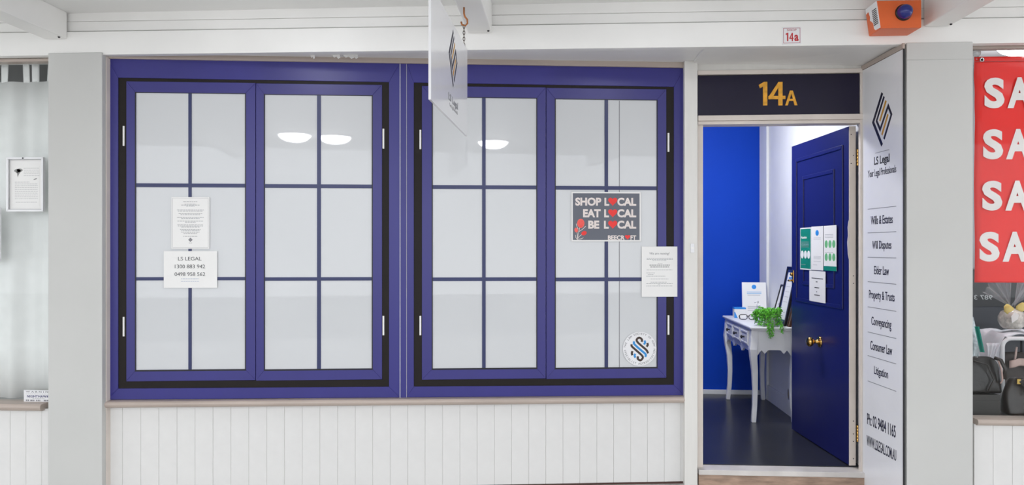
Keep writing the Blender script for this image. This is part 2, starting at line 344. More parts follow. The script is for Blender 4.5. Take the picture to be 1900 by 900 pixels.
# ================================================================== POST, DOOR FRAME
post = struct(MB().box(X_at(1270, 4.57), 4.57, -.1, X_at(1294.5, 4.57), 4.70, 2.419).build('trim_8', M_post, bevel=.004), 'cream painted post between blue window and doorway', 'post')
r = PST.rect(1281, 452, 1288, 469); sw = thing('switch_plate', 'small white switch plate on the cream post', 'switch', PST.here(r[0], r[1], 0))
MB().box(0, 0, 0, r[2]-r[0], r[3]-r[1], .008).build('plate', M_sign, sw, bevel=.002); MB().box(.006, .02, .008, r[2]-r[0]-.006, .034, .011).build('rocker', M_white, sw)
XL, XR = X_at(1295, 4.60), 1.783
df = thing('door_frame', 'cream painted frame around the open doorway with transom', 'door frame', T(XL, 4.60, -.1), kind='structure')
def fr(x0, z0, x1, z1, y0, y1, name, m=M_cream, bevel=.003): return MB().box(x0-XL, y0-4.60, z0+.1, x1-XL, y1-4.60, z1+.1).build(name, m, df, bevel=bevel)
zr = lambda y, px=1445: DFR.at(px, y)[1]
fr(XL, -.02, X_at(1303.5, 4.65), zr(213), 4.63, 4.70, 'jamb'); fr(X_at(1596.5, 4.60), -.02, XR+.01, zr(136), 4.60, 4.632, 'jamb')
fr(X_at(1294.5, 4.6), zr(137), XR+.01, zr(129), 4.595, 4.70, 'head_rail'); fr(XL-.02, zr(136, 1445), XR+.01, 2.419, 4.61, 4.72, 'head_panel', M_post)
fr(XL, zr(223), XR+.005, zr(213), 4.592, 4.70, 'transom_rail'); fr(XL, zr(229.5), XR-.012, zr(223), 4.605, 4.70, 'door_stop')
fr(XL, -.034, XR, -.004, 4.57, 4.685, 'threshold', mat('worn_aluminium', '#cfcac6', .4, var=.12))
fr(XL, -.1, XR, -.034, 4.575, 4.72, 'threshold_riser', mat('worn_timber', '#a38a78', .75, var=.35, scale=14, stretch=(.6, 3, 3), bump=.4, bscale=40))
# sign in transom
r = DFR.rect(1295.5, 138, 1596, 212.5)
st = thing('transom_sign', 'dark navy transom sign with gold shop number 14A', 'sign', DFR.here(r[0], r[1], -.01)); 
MB().box(0, 0, -.01, r[2]-r[0], r[3]-r[1], 0).build('board', mat('dark_navy_gloss', '#1a152e', .28, spec=.3, var=.08, scale=3), st)
M_gold3 = mat('gold_letter', '#e3a437', .3, metal=.35, var=.18, scale=40)
DIG = {'1': [[(95, 300), (205, 238), (272, 238), (272, 732), (183, 732), (183, 335), (118, 372)]],
       '4': [[(502, 245), (590, 245), (590, 737), (502, 737)], [(295, 535), (650, 535), (650, 605), (295, 605)], [(505, 245), (506, 352), (398, 540), (295, 575), (295, 555)]],
       'A': [[(745, 428), (805, 428), (900, 737), (843, 737), (775, 490), (700, 737), (645, 737)], [(722, 600), (828, 600), (838, 645), (712, 645)]]}
def numeral(k, parent, fx, fy, z0, z1, m):
    b = MB()
    for i, pg in enumerate(DIG[k]): b.prism([(fx(x), fy(y)) for x, y in pg], z0, z1-.0001*i)
    b.build('lettering', m, parent)
for k in '14A': numeral(k, st, lambda x: DFR.at(1400+x/11.25, 175)[0]-r[0], lambda y: DFR.at(1440, 130+y/11.25)[1]-r[1], .0, .006, M_gold3)
# reveal and its lettered panel
struct(MB().hexa([(1.787, 4.62, -.1), (RP0+.008, 4.142, -.1), (RP0+.06, 4.142, -.1), (1.95, 4.72, -.1), (1.787, 4.62, 2.418), (RP0+.008, 4.142, 2.392), (RP0+.06, 4.142, 2.392), (1.95, 4.72, 2.418)]).build('wall_reveal', M_cream), 'cream side wall of the door recess', 'wall')
zt0, zt1 = REV.at(1603, 131)[1], REV.at(1678.5, 91)[1]
lpan = thing('lettered_sign', 'tall white lettered sign panel beside the doorway', 'sign', REV.here(0, -.085, .003)); Z0 = .085
MB().hexa([(.002, 0, 0), (REV.L-.003, 0, 0), (REV.L-.003, 0, .006), (.002, 0, .006), (.002, zt0+Z0, 0), (REV.L-.003, zt1+Z0, 0), (REV.L-.003, zt1+Z0, .006), (.002, zt0+Z0, .006)]).build('panel', M_sign, lpan)
MB().box(REV.L-.003, 0, -.001, REV.L+.002, zt1+Z0, .0065).build('edge_strip', M_black, lpan)
def rv(x0, x1, yc, h):
    xm = (x0+x1)/2; a0, a1 = REV.at(x0, yc)[0], REV.at(x1, yc)[0]; zc = REV.at(xm, yc)[1]; hh = (REV.at(xm, yc-h/2)[1]-REV.at(xm, yc+h/2)[1])/2
    return (a0, zc+Z0-hh, a1, zc+Z0+hh)
for body, x0, x1, yc, h, b in (('LS Legal', 1625, 1653.5, 298, 20, .022), ('Your Legal Professionals', 1613.5, 1666, 320, 18, 0), ('Wills & Estates', 1619, 1659.5, 407.5, 16, .008), ('Will Disputes', 1621.5, 1657, 456.5, 20, .008), ('Elder Law', 1625, 1652.5, 502, 16, .008),
        ('Property & Trusts', 1615.5, 1663, 551, 21, .008), ('Conveyancing', 1620, 1657, 601, 21, .008), ('Consumer Law', 1618, 1658.5, 645.5, 17, .008), ('Litigation', 1625, 1651, 693, 20, .008), ('Ph: 02 9484 1165', 1612, 1665, 789, 22, .008), ('WWW.LSLEGAL.COM.AU', 1611, 1666, 831, 20, .004)):
    text(body, lpan, rv(x0, x1, yc, h), .0064, M_navy if yc > 300 else M_ink, bold=b)
for yc in (385.5, 431, 478, 525, 573.5, 622, 667.5, 716.5):
    q = rv(1613, 1666, yc, 1.2); MB().box(q[0], q[1], .006, q[2], q[3], .0067).build('rule_line', M_inkg, lpan)
q = rv(1627, 1653, 281, 1.0); MB().box(q[0], q[1], .006, q[2], q[3], .0067).build('rule_line', M_inkg, lpan)
# monogram: built once from the panel's drawing, reused on the hanging sign
LG = dict(outer=[(176, 62), (91, 335), (174, 548)], inner=[(193, 96), (123, 322), (156, 402), (231, 182), (261, 262), (192, 490)], g1=[(211, 134), (153, 322)], g2=[(229, 260), (172, 452)])
def logo_pts(k):
    out = []
    for x, y in LG[k]:
        a, z = REV.at(1605+x/5, 160+y/5); out.append((a, z+Z0))
    return out
PL = {k: logo_pts(k) for k in LG}
allp = [p for v in PL.values() for p in v]; lx0, lx1 = min(p[0] for p in allp), max(p[0] for p in allp); ly0, ly1 = min(p[1] for p in allp), max(p[1] for p in allp)
def logo(parent, rect, z, sw):
    x0, y0, x1, y1 = rect
    def mp(k): return [(x0+(x-lx0)/(lx1-lx0)*(x1-x0), y0+(y-ly0)/(ly1-ly0)*(y1-y0)) for x, y in PL[k]]
    for k, mm, w in (('outer', M_navy, 1.25), ('inner', M_navy, 1), ('g1', M_gold, .95), ('g2', M_gold, .95)): MB().stroke(mp(k), sw*w, z, z+.0006).build('monogram_stroke', mm, parent)
logo(lpan, (lx0, ly0, lx1, ly1), .0063, .017)
# trim on top of the panel
struct(MB().hexa([(-.01, zt0+.002, 0), (REV.L, zt1+.002, 0), (REV.L, zt1+.002, .012), (-.01, zt0+.002, .012), (-.01, 2.38, 0), (REV.L, 2.39, 0), (REV.L, 2.39, .012), (-.01, 2.38, .012)]).build('trim_9', M_taupe, M=REV.M), 'taupe strip above the lettered panel', 'trim')
# ================================================================== DOOR LEAF
door = thing('door_1', 'open navy blue door with brass centre knob', 'door', DOR.here(0, .005, 0), kind='structure'); DW, DH = DOR.L, 2.035
MB().box(0, 0, -.040, DW, DH, 0).build('leaf', M_door, door, bevel=.002)
MB().box(DW, 0, -.040, DW+.003, DH, -.0005).build('hinge_edge', M_cream, door); MB().box(-.002, 0, -.04, 0, DH, -.0005).build('lock_edge', M_door, door)
def dr(x0, y0, x1, y1): q = DOR.rect(x0, y0, x1, y1); return (q[0], q[1]-.005, q[2], q[3]-.005)
MB().ring((.075, .93, DW-.075, DH-.10), (.10, .955, DW-.10, DH-.125), 0, .007).build('panel_moulding', M_door, door, bevel=.003)
MB().ring((.20, 1.05, DW-.20, DH-.235), (.225, 1.075, DW-.225, DH-.26), 0, .006).build('panel_moulding', M_door, door, bevel=.003)
kx, kz = DOR.at(1521, 634); kz -= .005
kn = MB().lathe([(.036, 0), (.038, .004), (.030, .010), (.014, .014), (.011, .035), (.013, .042), (.026, .050), (.033, .062), (.032, .074), (.022, .084), (.006, .088)], (kx, kz, 0), seg=28).build('knob', M_brass, door, smooth=True)
lz = DOR.at(1474, 513)[1]-.005
MB().box(.012, lz-.045, 0, .042, lz+.045, .006).build('lock_plate', M_brass, door, bevel=.003); MB().lathe([(.012, .006), (.013, .016), (.008, .02)], (.024, lz+.015, 0), seg=16).build('lock_barrel', M_brass, door, smooth=True)
MB().tube([(.024, lz-.03, .006), (.02, lz-.03, .022), (-.004, lz-.032, .024)], .007, 8).build('latch', M_brass, door, smooth=True)
for y in (290, 809):
    hz = DOR.at(1584, y)[1]-.005
    h = MB()
    for k in range(5): h.lathe([(.007, -.0095), (.008, -.008), (.008, .008), (.007, .0095)], (0, 0, (k-2)*.02), seg=12)
    hp = h.build('hinge', M_brass, door, T(DW+.004, hz, -.052) @ Matrix.Rotation(-math.pi/2, 4, 'X'), smooth=True)
for y in (249, 288, 303, 512, 526, 782, 806, 820, 852):
    s0 = DOR.at(1577, y)[1]-.005; MB().lathe([(.003, 0), (.003, .002)], (0, 0, 0), axis='x', seg=8).build('screw', M_black, door, T(DW+.003, s0, -.012 if y % 2 else -.026))
MB().prism([(DW-.006, 1.46), (DW-.014, 1.43), (DW-.010, 1.38), (DW-.02, 1.34), (DW-.012, 1.27), (DW-.002, 1.24), (DW-.001, 1.47)], 0, .0012).build('chipped_paint', M_cream, door)
# papers on the door
def sheet(name, label, pl, x0, y0, x1, y1, out, m=M_paper, cat='notice', curl=.004, group=None):
    q = pl.rect(x0, y0, x1, y1); w, h = q[2]-q[0], q[3]-q[1]
    root = thing(name, label, cat, pl.here(q[0], q[1], out), group)
    MB().box(0, 0, 0, w, h, .0008).build('sheet', m, root); return root, q, w, h
M_green = mat('teal_green_print', '#178a6d', .4, var=.04); M_lgreen = mat('light_green_print', '#6fbf7f', .5); M_azure = mat('azure_print', '#2f8fe0', .45)
p, q, w, h = sheet('door_poster', 'teal green poster taped on the navy door', DOR, 1487, 422.5, 1507.5, 500.5, .0078, cat='poster')
MB().box(.008, .008, .0008, w-.008, h-.008, .0012).build('print', M_green, p); text('Attention', p, (.02, h*.74, w*.6, h*.80), .0013, M_paper, bold=.02)
print_lines(p, [(.02, w*.8, h*y) for y in (.66, .63, .60, .57, .54)]+[(.02, w*.5, h*.12)], .0013, M_inkl)
for k in range(3): MB().disc(w*(.2+.29*k), h*.36, w*.13, h*.095, .0012, .0016).build('printed_circle', M_paper, p)
p, q, w, h = sheet('door_poster', 'white poster with blue emblem on the navy door', DOR, 1508, 420, 1530, 501.5, .0085, cat='poster')
MB().disc(w*.5, h*.85, w*.14, h*.065, .0008, .0013).build('print', M_azure, p); print_lines(p, [(w*.2, w*.8, h*y) for y in (.74, .71, .32, .29, .26, .2)]+[(w*.15, w*.5, h*.12)], .0008, M_inkl)
p, q, w, h = sheet('door_poster', 'white poster with six green circles on the navy door', DOR, 1531, 418.5, 1554.5, 502.5, .0078, cat='poster')
MB().box(0, 0, .0008, w, h*.10, .0012).build('print', M_green, p); print_lines(p, [(w*.1, w*.75, h*y) for y in (.80, .77, .74, .40)], .0008, M_inkg)
for i in range(3):
    for j in range(2): MB().disc(w*(.2+.3*i), h*(.59-.29*j), w*.12, h*.085, .0008, .0012).build('printed_circle', M_lgreen, p)
p, q, w, h = sheet('door_note', 'small white paper note taped below the three posters', DOR, 1504, 503, 1534, 560.5, .0078)
print_lines(p, [(w*.15, w*.85, h*.76), (w*.42, w*.52, h*.65), (w*.34, w*.62, h*.46), (w*.45, w*.5, h*.33), (w*.32, w*.66, h*.22)], .0008, M_ink, h=.006)
# ================================================================== NOTICES ON THE BLUE WINDOW
p, q, w, h = sheet('window_notice', 'white A4 notice of small centred print above the phone number notice', WIN, 319, 366, 389.5, 461.5, .0075)
MB().ring((.006, .006, w-.006, h-.006), (.0075, .0075, w-.0075, h-.0075), .0008, .0011).build('border', M_inkl, p)
rows = []
for y, hw in ((.912, .19), (.865, .15), (.845, .24), (.825, .11), (.75, .35), (.73, .33), (.68, .31), (.66, .26), (.605, .35), (.585, .24), (.535, .34), (.515, .14), (.462, .34), (.442, .33), (.42, .24), (.372, .27), (.346, .24), (.32, .24), (.295, .18), (.24, .19)): rows.append((w*(.5-hw), w*(.5+hw), h*y))
print_lines(p, rows, .0008, M_inkg, h=.0026)
MB().prism([(w*.5, h*.215), (w*.56, h*.172), (w*.5, h*.13), (w*.44, h*.172)], .0008, .0012).build('print', M_inkg, p); print_lines(p, [(w*.46, w*.54, h*.11)], .0008, M_inkg)
p, q, w, h = sheet('window_notice', 'white landscape notice with two phone numbers on the blue window', WIN, 305, 466, 404, 534, .0085)
sc = lambda x: (x-67)/(515-67)*w
sy = lambda y: (828-y)/(828-521)*h
for body, x0, y0, x1, y1 in (('LS LEGAL', 187, 569, 383, 599), ('1300 883 942', 160, 634, 413, 665), ('0498 958 562', 158, 698, 413, 729)): text(body, p, (sc(x0), sy(y1), sc(x1), sy(y0)), .0008, mat('dark_grey_ink', '#4a4a4e', .6))
print_lines(p, [(sc(212), sc(362), sy(752)), (sc(212), sc(362), sy(773))], .0008, mat('pale_blue_ink', '#aab4cc', .6), h=.003)
# community poster
p, q, w, h = sheet('window_poster', 'grey poster with red hearts urging to shop local', WIN, 1060, 356.5, 1188.5, 448, .0075, cat='poster')
MB().box(.008, .008, .0008, w-.008, h-.008, .0012).build('print', mat('slate_print', '#5b5f6b', .3, var=.08, scale=3), p)
PX = lambda x: (x-85)/(1188-85)*w
PY = lambda y: (850-y)/(850-55)*h
M_cr = mat('cream_print', '#eadfda', .5); M_red = mat('red_print', '#f0322d', .45, var=.06); M_red2 = mat('coral_print', '#f4655c', .5)
def pt(body, x0, x1, y0, y1, bold=.045): text(body, p, (PX(x0), PY(y1), PX(x1), PY(y0)), .0013, M_cr, bold=bold)
for body, x0, x1, lx0_, y0, y1 in (('SHOP', 145, 557, 607, 145, 277), ('EAT', 268, 548, 603, 331, 463), ('BE', 350, 525, 600, 515, 646)):
    pt(body, x0, x1, y0, y1); pt('L', lx0_, lx0_+76, y0+2, y1); pt('CAL', 812, 1113, y0, y1)
    b = MB(); heart(b, PX(739), PY((y0+y1)/2+3), PX(812)-PX(668), PY(y0)-PY(y1)+.002, .0012, .0019); b.build('heart', M_red, p)
pt('BEECR', 662, 930, 752, 826, .035); pt('FT', 1022, 1113, 752, 826, .035)
b = MB(); heart(b, PX(975), PY(785), PX(1018)-PX(935), PY(745)-PY(822), .0012, .0019); b.build('heart', M_red, p)
b = MB()
for pts in ([(180, 825), (190, 740), (215, 630)], [(180, 825), (178, 760), (172, 700)], [(185, 800), (210, 770), (245, 742)], [(205, 690), (260, 655), (312, 605)], [(192, 655), (170, 610), (160, 565)], [(185, 815), (240, 808), (275, 790)], [(180, 825), (155, 790), (147, 745)]):
    b.stroke([(PX(x), PY(y)) for x, y in pts], .0028, .0012, .0016)
b.build('flower_stem', M_cr, p)
s = (PX(1188)-PX(85))/1103
for cx, cy, rx, ry, rot, mm in ((232, 560, 58, 72, 0, M_red2), (160, 668, 28, 38, .25, M_red2), (283, 718, 44, 33, .4, M_red)):
    b = MB(); b.disc(PX(cx), PY(cy), rx*s, ry*s, .0016, .002, rot=rot)
    b.build('flower_head', mm, p)
b = MB()
for k in range(-2, 3): b.stroke([(PX(232+k*6), PY(620)), (PX(232+k*20), PY(560)), (PX(232+k*14), PY(510))], .0016, .002, .0023)
b.build('petal_line', M_red, p)
# moving notice
p, q, w, h = sheet('window_notice', 'white portrait notice headed We are moving at window edge', WIN, 1190, 457.5, 1256, 550.5, .0085)
text('We are moving!', p, (w*.22, h*.825, w*.78, h*.885), .0008, M_inkg, shear=.2)
print_lines(p, [(w*.14, w*.87, h*.765), (w*.14, w*.87, h*.745), (w*.3, w*.7, h*.72), (w*.45, w*.58, h*.66), (w*.14, w*.86, h*.535), (w*.13, w*.38, h*.475), (w*.17, w*.34, h*.44), (w*.13, w*.66, h*.41), (w*.25, w*.75, h*.355), (w*.25, w*.7, h*.29), (w*.13, w*.87, h*.262), (w*.45, w*.53, h*.24), (w*.13, w*.87, h*.215)], .0008, M_inkg, h=.002)
print_lines(p, [(w*.22, w*.79, h*.63), (w*.24, w*.77, h*.595)], .0008, M_ink, h=.003)
# round accreditation sticker
M_inkd = mat('mid_grey_ink', '#5c5c60', .6)
ca, cz = WIN.at(1186.5, 647); Rk = .1015
rs = thing('round_sticker', 'round white accreditation sticker with blue and brown knot emblem', 'sticker', WIN.here(ca, cz, .0062))
MB().disc(0, 0, Rk, Rk, 0, .0012, 64).build('disc', M_sign, rs)
arc_text('THE LAW SOCIETY OF NSW', rs, Rk*.83, .0165, 172, 14, .0013, M_inkd); arc_text('SPECIALIST ACCREDITATION', rs, Rk*.93, .0165, 186, 356, .0013, M_inkd, inward=True)
def em(pts, m, w=41):
    c = [Vector(((x-385)/330*Rk, -(y-445)/330*Rk)) for x, y in pts]; out = []
    for i in range(len(c)-1):        # Catmull-Rom smoothing
        p0, p1, p2, p3 = c[max(i-1, 0)], c[i], c[i+1], c[min(i+2, len(c)-1)]
        for k in range(4):
            t = k/4; out.append(.5*((2*p1)+(p2-p0)*t+(2*p0-5*p1+4*p2-p3)*t*t+(3*p1-p0-3*p2+p3)*t**3))
    out.append(c[-1]); MB().stroke([tuple(o) for o in out], w/330*Rk, .0012, .0017).build('emblem_stroke', m, rs)
M_bro = mat('brown_print', '#3a2a22', .5); M_cy = mat('sky_blue_print', '#2a8fd6', .5)
em([(420, 310), (428, 265), (375, 228), (325, 265), (345, 318), (430, 395), (520, 475), (548, 535)], M_bro)
em([(280, 300), (268, 335), (300, 375), (390, 455), (480, 530), (505, 565), (492, 602)], M_cy)
em([(225, 355), (226, 390), (260, 425), (345, 500), (425, 572), (445, 620), (400, 668), (348, 640), (350, 590)], M_bro)
em([(475, 285), (490, 320), (468, 362)], M_cy); em([(532, 332), (542, 370), (520, 405)], M_bro); em([(240, 488), (230, 530), (240, 570)], M_bro); em([(298, 540), (284, 575), (300, 615)], M_cy)
# reflection edge in the last pane column, painted as a thin grey strip
q = WIN.rect(1148.5, 187, 1149.8, 681); struct(MB().box(q[0], q[1], .001, q[2], q[3], .002).build('reflection_strip', M_inkg, M=WIN.M), 'painted reflection edge, thin vertical line in the rightmost panes', 'painted reflection')
# ================================================================== HANGING SIGN
hb, ht = 1.866, 2.30
hs = thing('hanging_sign', 'white hanging sign board with monogram under the middle beam', 'sign', HNG.here(0, hb, 0)); HL = HNG.L
MB().box(0, 0, -.010, HL, ht-hb, 0).build('board', M_sign, hs, bevel=.001)
q = HNG.rect(833.4, 58.5, 847.8, 160); logo(hs, (q[0], HNG.at(841, 160)[1]-hb, q[2], HNG.at(841, 58.5)[1]-hb), .0003, .014)
text('LS Legal', hs, (HNG.at(832, 190)[0], HNG.at(840, 197)[1]-hb, HNG.at(849.5, 200)[0], HNG.at(840, 180)[1]-hb), .0003, M_inkg, bold=.02)
text('Your Legal Professionals', hs, (HNG.at(834, 206)[0], HNG.at(842, 208)[1]-hb, HNG.at(849, 206)[0], HNG.at(842, 199)[1]-hb), .0003, M_inkl)
M_chain = mat('grey_steel_chain', '#6f6760', .4, metal=.8); M_rust = mat('rusty_copper', '#a86a3e', .5, metal=.5, var=.2, scale=60)
def chain(y, x):
    g = thing('sign_chain', 'rusty hook and chain holding the %s end of hanging sign' % ('inner' if y > 3.4 else 'outer'), 'chain', T(x, y, ht-.005))
    zt = 2.483+sag(x)-(ht-.005); hk = MB().tube([(0, 0, zt), (0, 0, zt-.03), (.004, 0, zt-.045), (.016, 0, zt-.06), (.017, 0, zt-.078), (.006, 0, zt-.09), (-.010, 0, zt-.084), (-.014, 0, zt-.07)], .0045, 8).build('hook', M_rust, g, smooth=True)
    z = zt-.086; n = int((z+.002)/.0155)+1; pitch = (z+.002)/n
    for k in range(n):
        zc = z-pitch*(k+.5); a = math.pi/2*(k % 2)
        MB().tube([(math.cos(t)*.005*math.cos(a), math.cos(t)*.005*math.sin(a), zc+math.sin(t)*.0105) for t in [2*math.pi*i/12 for i in range(12)]], .0017, 6, closed=True).build('link', M_chain, g, smooth=True)
    return g
chain(3.70, HNG.p0.x+HNG.d.x*.87-.005); chain(2.93, HNG.p0.x+.10*HNG.d.x-.005)
# ================================================================== ALARM BOX, SHOP PLATE
zb = FAS.at(1650, 67)[1]; x0b, x1b = X_at(1612, 4.15), X_at(1685, 4.15); x0t = X_at(1605, 4.15)
M_or = mat('orange_plastic', '#e0662e', .4, var=.08, scale=5)
ab = thing('alarm_box', 'orange alarm siren box with blue strobe dome on fascia', 'alarm box', T(x0b, 4.15, zb)); W_ = x1b-x0b; dx = x0t-x0b; hB = .142; D = -.15
MB().hexa([(0, D, 0), (W_, D, 0), (W_-.003, 0, 0), (0, 0, 0), (dx, D, hB), (W_, D, hB), (W_, 0, hB), (dx, 0, hB)]).build('housing', M_or, ab, bevel=.004)
def side(u, v, o=.001): return (dx*v-o, D*(1-u)-.0*v, hB*v)   # on the left side face, u from front 0 to back 1
def side_patch(pts, name, m, o=.0012): vs = [side(1-u, v, o) for u, v in pts]; vs = [(x, D*u, hB*v) for (u, v), (x, _, _) in zip(pts, vs)]; n = len(pts); MB().add(vs+[(x+.002, y, z) for x, y, z in vs], [tuple(range(n)), tuple(range(2*n-1, n-1, -1))]+[(i, (i+1) % n, n+(i+1) % n, n+i) for i in range(n)]).build(name, m, ab)
side_patch([(.985, .03), (.985, .985), (.03, .985), (.05, .80), (.25, .84), (.33, .62), (.28, .5), (.40, .42), (.5, .33), (.52, .12), (.62, .05)], 'label_patch', M_sign)
for k in range(9): v = .22+.065*k; side_patch([(.55, v), (.9, v), (.9, v+.032), (.55, v+.032)], 'vent_slot', M_black, .0026)
dcx, dcz = W_*.56, hB*.55
MB().lathe([(.040, D-.010), (.042, D-.003), (.042, D+.002)], (dcx, 0, dcz), axis='y', seg=32).build('strobe_base', M_black, ab, smooth=True)
MB().lathe([(.004, D-.056), (.016, D-.053), (.027, D-.045), (.034, D-.032), (.037, D-.016), (.037, D-.006)], (dcx, 0, dcz), axis='y', seg=32).build('strobe_dome', mat('cobalt_lens', '#0c1f7a', .08, var=.1, coat=.5), ab, smooth=True)
q = FAS.rect(1451.5, 50, 1486, 82.5); sp = thing('shop_number_plate', 'small white plate with red shop number on fascia', 'sign', FAS.here(q[0], q[1], 0)); w, h = q[2]-q[0], q[3]-q[1]
MB().box(0, 0, 0, w, h, .003).build('plate', M_sign, sp); M_rd = mat('sign_red', '#c02027', .5)
MB().ring((w*.045, h*.06, w*.955, h*.94), (w*.075, h*.09, w*.925, h*.91), .003, .0034).build('border', mat('dull_red_print', '#b98084', .5), sp)
text('SHOP', sp, (w*.24, h*.75, w*.76, h*.88), .0031, mat('dull_red_print', '#b98084', .5), bold=.02); text('a', sp, (w*.64, h*.18, w*.87, h*.54), .0031, M_rd, bold=.03)
for k, x0, x1, c0, c1 in (('1', .17, .315, 95, 272), ('4', .37, .60, 295, 650)): numeral(k, sp, lambda x: w*(x0+(x1-x0)*(x-c0)/(c1-c0)), lambda y: h*(.18+.48*(735-y)/495), .003, .0037, M_rd)
# ================================================================== INTERIOR BEYOND THE DOOR
struct(MB().box(-2.7, 6.935, 0, 1.80, 7.0, 2.62).build('wall_back', M_bluewall), 'royal blue wall facing the open door', 'wall')
struct(MB().box(1.80, 4.70, -.06, 1.92, 7.3, 2.62).build('wall_right', M_iwall), 'white side wall inside behind the open door', 'wall')
struct(MB().box(-2.78, 4.45, -.06, -2.70, 7.3, 2.62).build('wall_left', M_iwall), 'white inside wall at far left of the office', 'wall')
struct(MB().hexa([(-2.70, 4.30, -.06), (.74, 4.72, -.06), (.74, 4.76, -.06), (-2.70, 4.34, -.06), (-2.70, 4.30, 2.62), (.74, 4.72, 2.62), (.74, 4.76, 2.62), (-2.70, 4.34, 2.62)]).build('wall_lining', M_iwall), 'white inner lining behind the blue window', 'wall')
struct(MB().box(.70, 4.70, 2.06, 1.84, 4.76, 2.62).build('wall_over_door', M_iwall), 'white inner wall above the doorway', 'wall')
struct(MB().box(-2.7, 6.918, 0, 1.80, 6.935, .04).build('baseboard_back', M_iwall, bevel=.002), 'low white skirting along the blue wall', 'skirting')
br = struct(MB().box(1.782, 4.78, 0, 1.80, 6.70, .13).build('baseboard_right', M_iwall, bevel=.003), 'white skirting along the interior side wall', 'skirting')
struct(MB().box(1.778, 6.70, 0, 1.80, 6.93, 2.62).build('trim_11', M_iwall, bevel=.003), 'white architrave in the corner by the blue wall', 'trim')
wr = thing('wall_ring', 'small oval metal ring low on the white wall', 'ring', T(1.782, 6.02, .18))
MB().tube([(-.012, .022*math.cos(t), .042*math.sin(t)) for t in [2*math.pi*k/20 for k in range(20)]], .005, 8, closed=True).build('loop', M_chain, wr, smooth=True); MB().box(-.014, -.012, .034, 0, .012, .052).build('bracket', M_chain, wr, bevel=.002)
# console table
tb = thing('console_table', 'white console table with curved legs against side wall', 'table', T(1.45, 5.83, 0))
TX0, TX1, TY0, TY1, TZ = -.035, .33, -.055, .925, .72
MB().box(TX0, TY0, TZ-.018, TX1, TY1, TZ).build('tabletop', M_table, tb, bevel=.006); MB().box(TX0+.012, TY0+.012, TZ-.028, TX1-.005, TY1-.012, TZ-.018).build('top_moulding', M_table, tb, bevel=.003)
def leg(cx, cy, sx, sy):
    rings = []
    for z, off, hw in ((0, .004, .016), (.03, .002, .0165), (.12, -.006, .017), (.25, -.010, .018), (.38, -.006, .021), (.48, .006, .025), (.55, .010, .028), (.60, .004, .028), (.692, 0, .026)):
        ox, oy = cx+sx*off, cy+sy*off; rings.append([(ox-hw, oy-hw, z), (ox+hw, oy-hw, z), (ox+hw, oy+hw, z), (ox-hw, oy+hw, z)])
    MB().loft(rings).build('leg', M_table, tb, bevel=.004)
for cx, sx in ((.005, -1), (.295, 1)):
    for cy, sy in ((0, -1), (.865, 1)): leg(cx, cy, sx, sy)
def apron(L, n=1):
    p = [(0, .692), (0, .50)]; N = 24
    for k in range(N+1):
        t = k/N; e = min(t, 1-t); z = .50+.045*min(1, e/.12)-(.028*math.exp(-((e-.22)/.06)**2)); p.append((L*t, z))
    p += [(L, .692)]; return p
MB().prism(apron(.25), 0, .018).build('end_apron', M_table, tb, Matrix(((1, 0, 0, .025), (0, 0, 1, -.018), (0, 1, 0, 0), (0, 0, 0, 1)))); MB().prism(apron(.25), 0, .018).build('end_apron', M_table, tb, Matrix(((1, 0, 0, .025), (0, 0, 1, .865), (0, 1, 0, 0), (0, 0, 0, 1))))
fp = [(.02, .692), (.02, .50)]+[(.02+.825*k/40, .53-.03*max(0, math.cos(2*math.pi*3*k/40))**2) for k in range(1, 40)]+[(.845, .50), (.845, .692)]
MB().prism(fp, 0, .016).build('front_apron', M_table, tb, Matrix(((0, 0, 1, -.016), (1, 0, 0, 0), (0, 1, 0, 0), (0, 0, 0, 1)))); MB().box(.30, .02, .55, .314, .845, .69).build('back_apron', M_table, tb)
for k in range(3):
    y0 = .055+.255*k; d = MB().box(-.026, y0, .565, -.016, y0+.235, .682).build('drawer', M_table, tb, bevel=.003)
    MB().ring((y0+.012, .577, y0+.223, .670), (y0+.022, .587, y0+.213, .660), 0, .004).build('drawer_moulding', M_table, d, Matrix(((0, 0, -1, -.026), (1, 0, 0, 0), (0, 1, 0, 0), (0, 0, 0, 1))))
    MB().lathe([(.006, 0), (.005, -.012), (.013, -.018), (.014, -.024), (.006, -.029)], (-.026, y0+.117, .623), axis='x', seg=14).build('knob', M_black, d, smooth=True)
# things on the table
ss = thing('sign_stand', 'upright white counter sign with blue disc on the table', 'sign', T(1.665, 6.65, .721) @ RZ(-6))
TL = Matrix.Rotation(math.radians(-8), 4, 'X')
MB().box(-.10, 0, .004, .10, .004, .295).build('sheet', M_paper, ss, TL); MB().box(-.10, -.03, 0, .10, .05, .003).build('foot', M_sign, ss)
FRONT = Matrix(((1, 0, 0, 0), (0, 0, -1, 0), (0, 1, 0, 0), (0, 0, 0, 1)))
MB().disc(0, .255, .019, .019, 0, .0012).build('print', M_azure, ss, TL @ FRONT)
for y in (.208, .196): MB().box(-.06, y, 0, .06, y+.0055, .001).build('print', mat('pale_azure_print', '#9cc4e6', .5), ss, TL @ FRONT)
x = MB()
for y in (.182, .085, .075, .065, .05): x.box(-.055, y, 0, .05, y+.004, .001)
x.build('printed_text', M_inkl, ss, TL @ FRONT)['kind'] = 'stuff'
bx = thing('tissue_box', 'small white and blue carton at the table far corner', 'box', T(1.465, 6.52, .721) @ RZ(-4))
MB().box(0, 0, 0, .095, .09, .085).build('carton', M_paper, bx, bevel=.001); MB().box(-.0006, -.0006, .074, .0956, .0906, .0856).build('print', M_azure, bx); MB().prism([(0, 0), (.028, 0), (.006, .05), (0, .05)], 0, .0008).build('print', M_azure, bx, FRONT)
gl = thing('eyeglasses', 'black framed eyeglasses folded on the white table', 'glasses', T(1.535, 6.34, .721) @ RZ(-12))
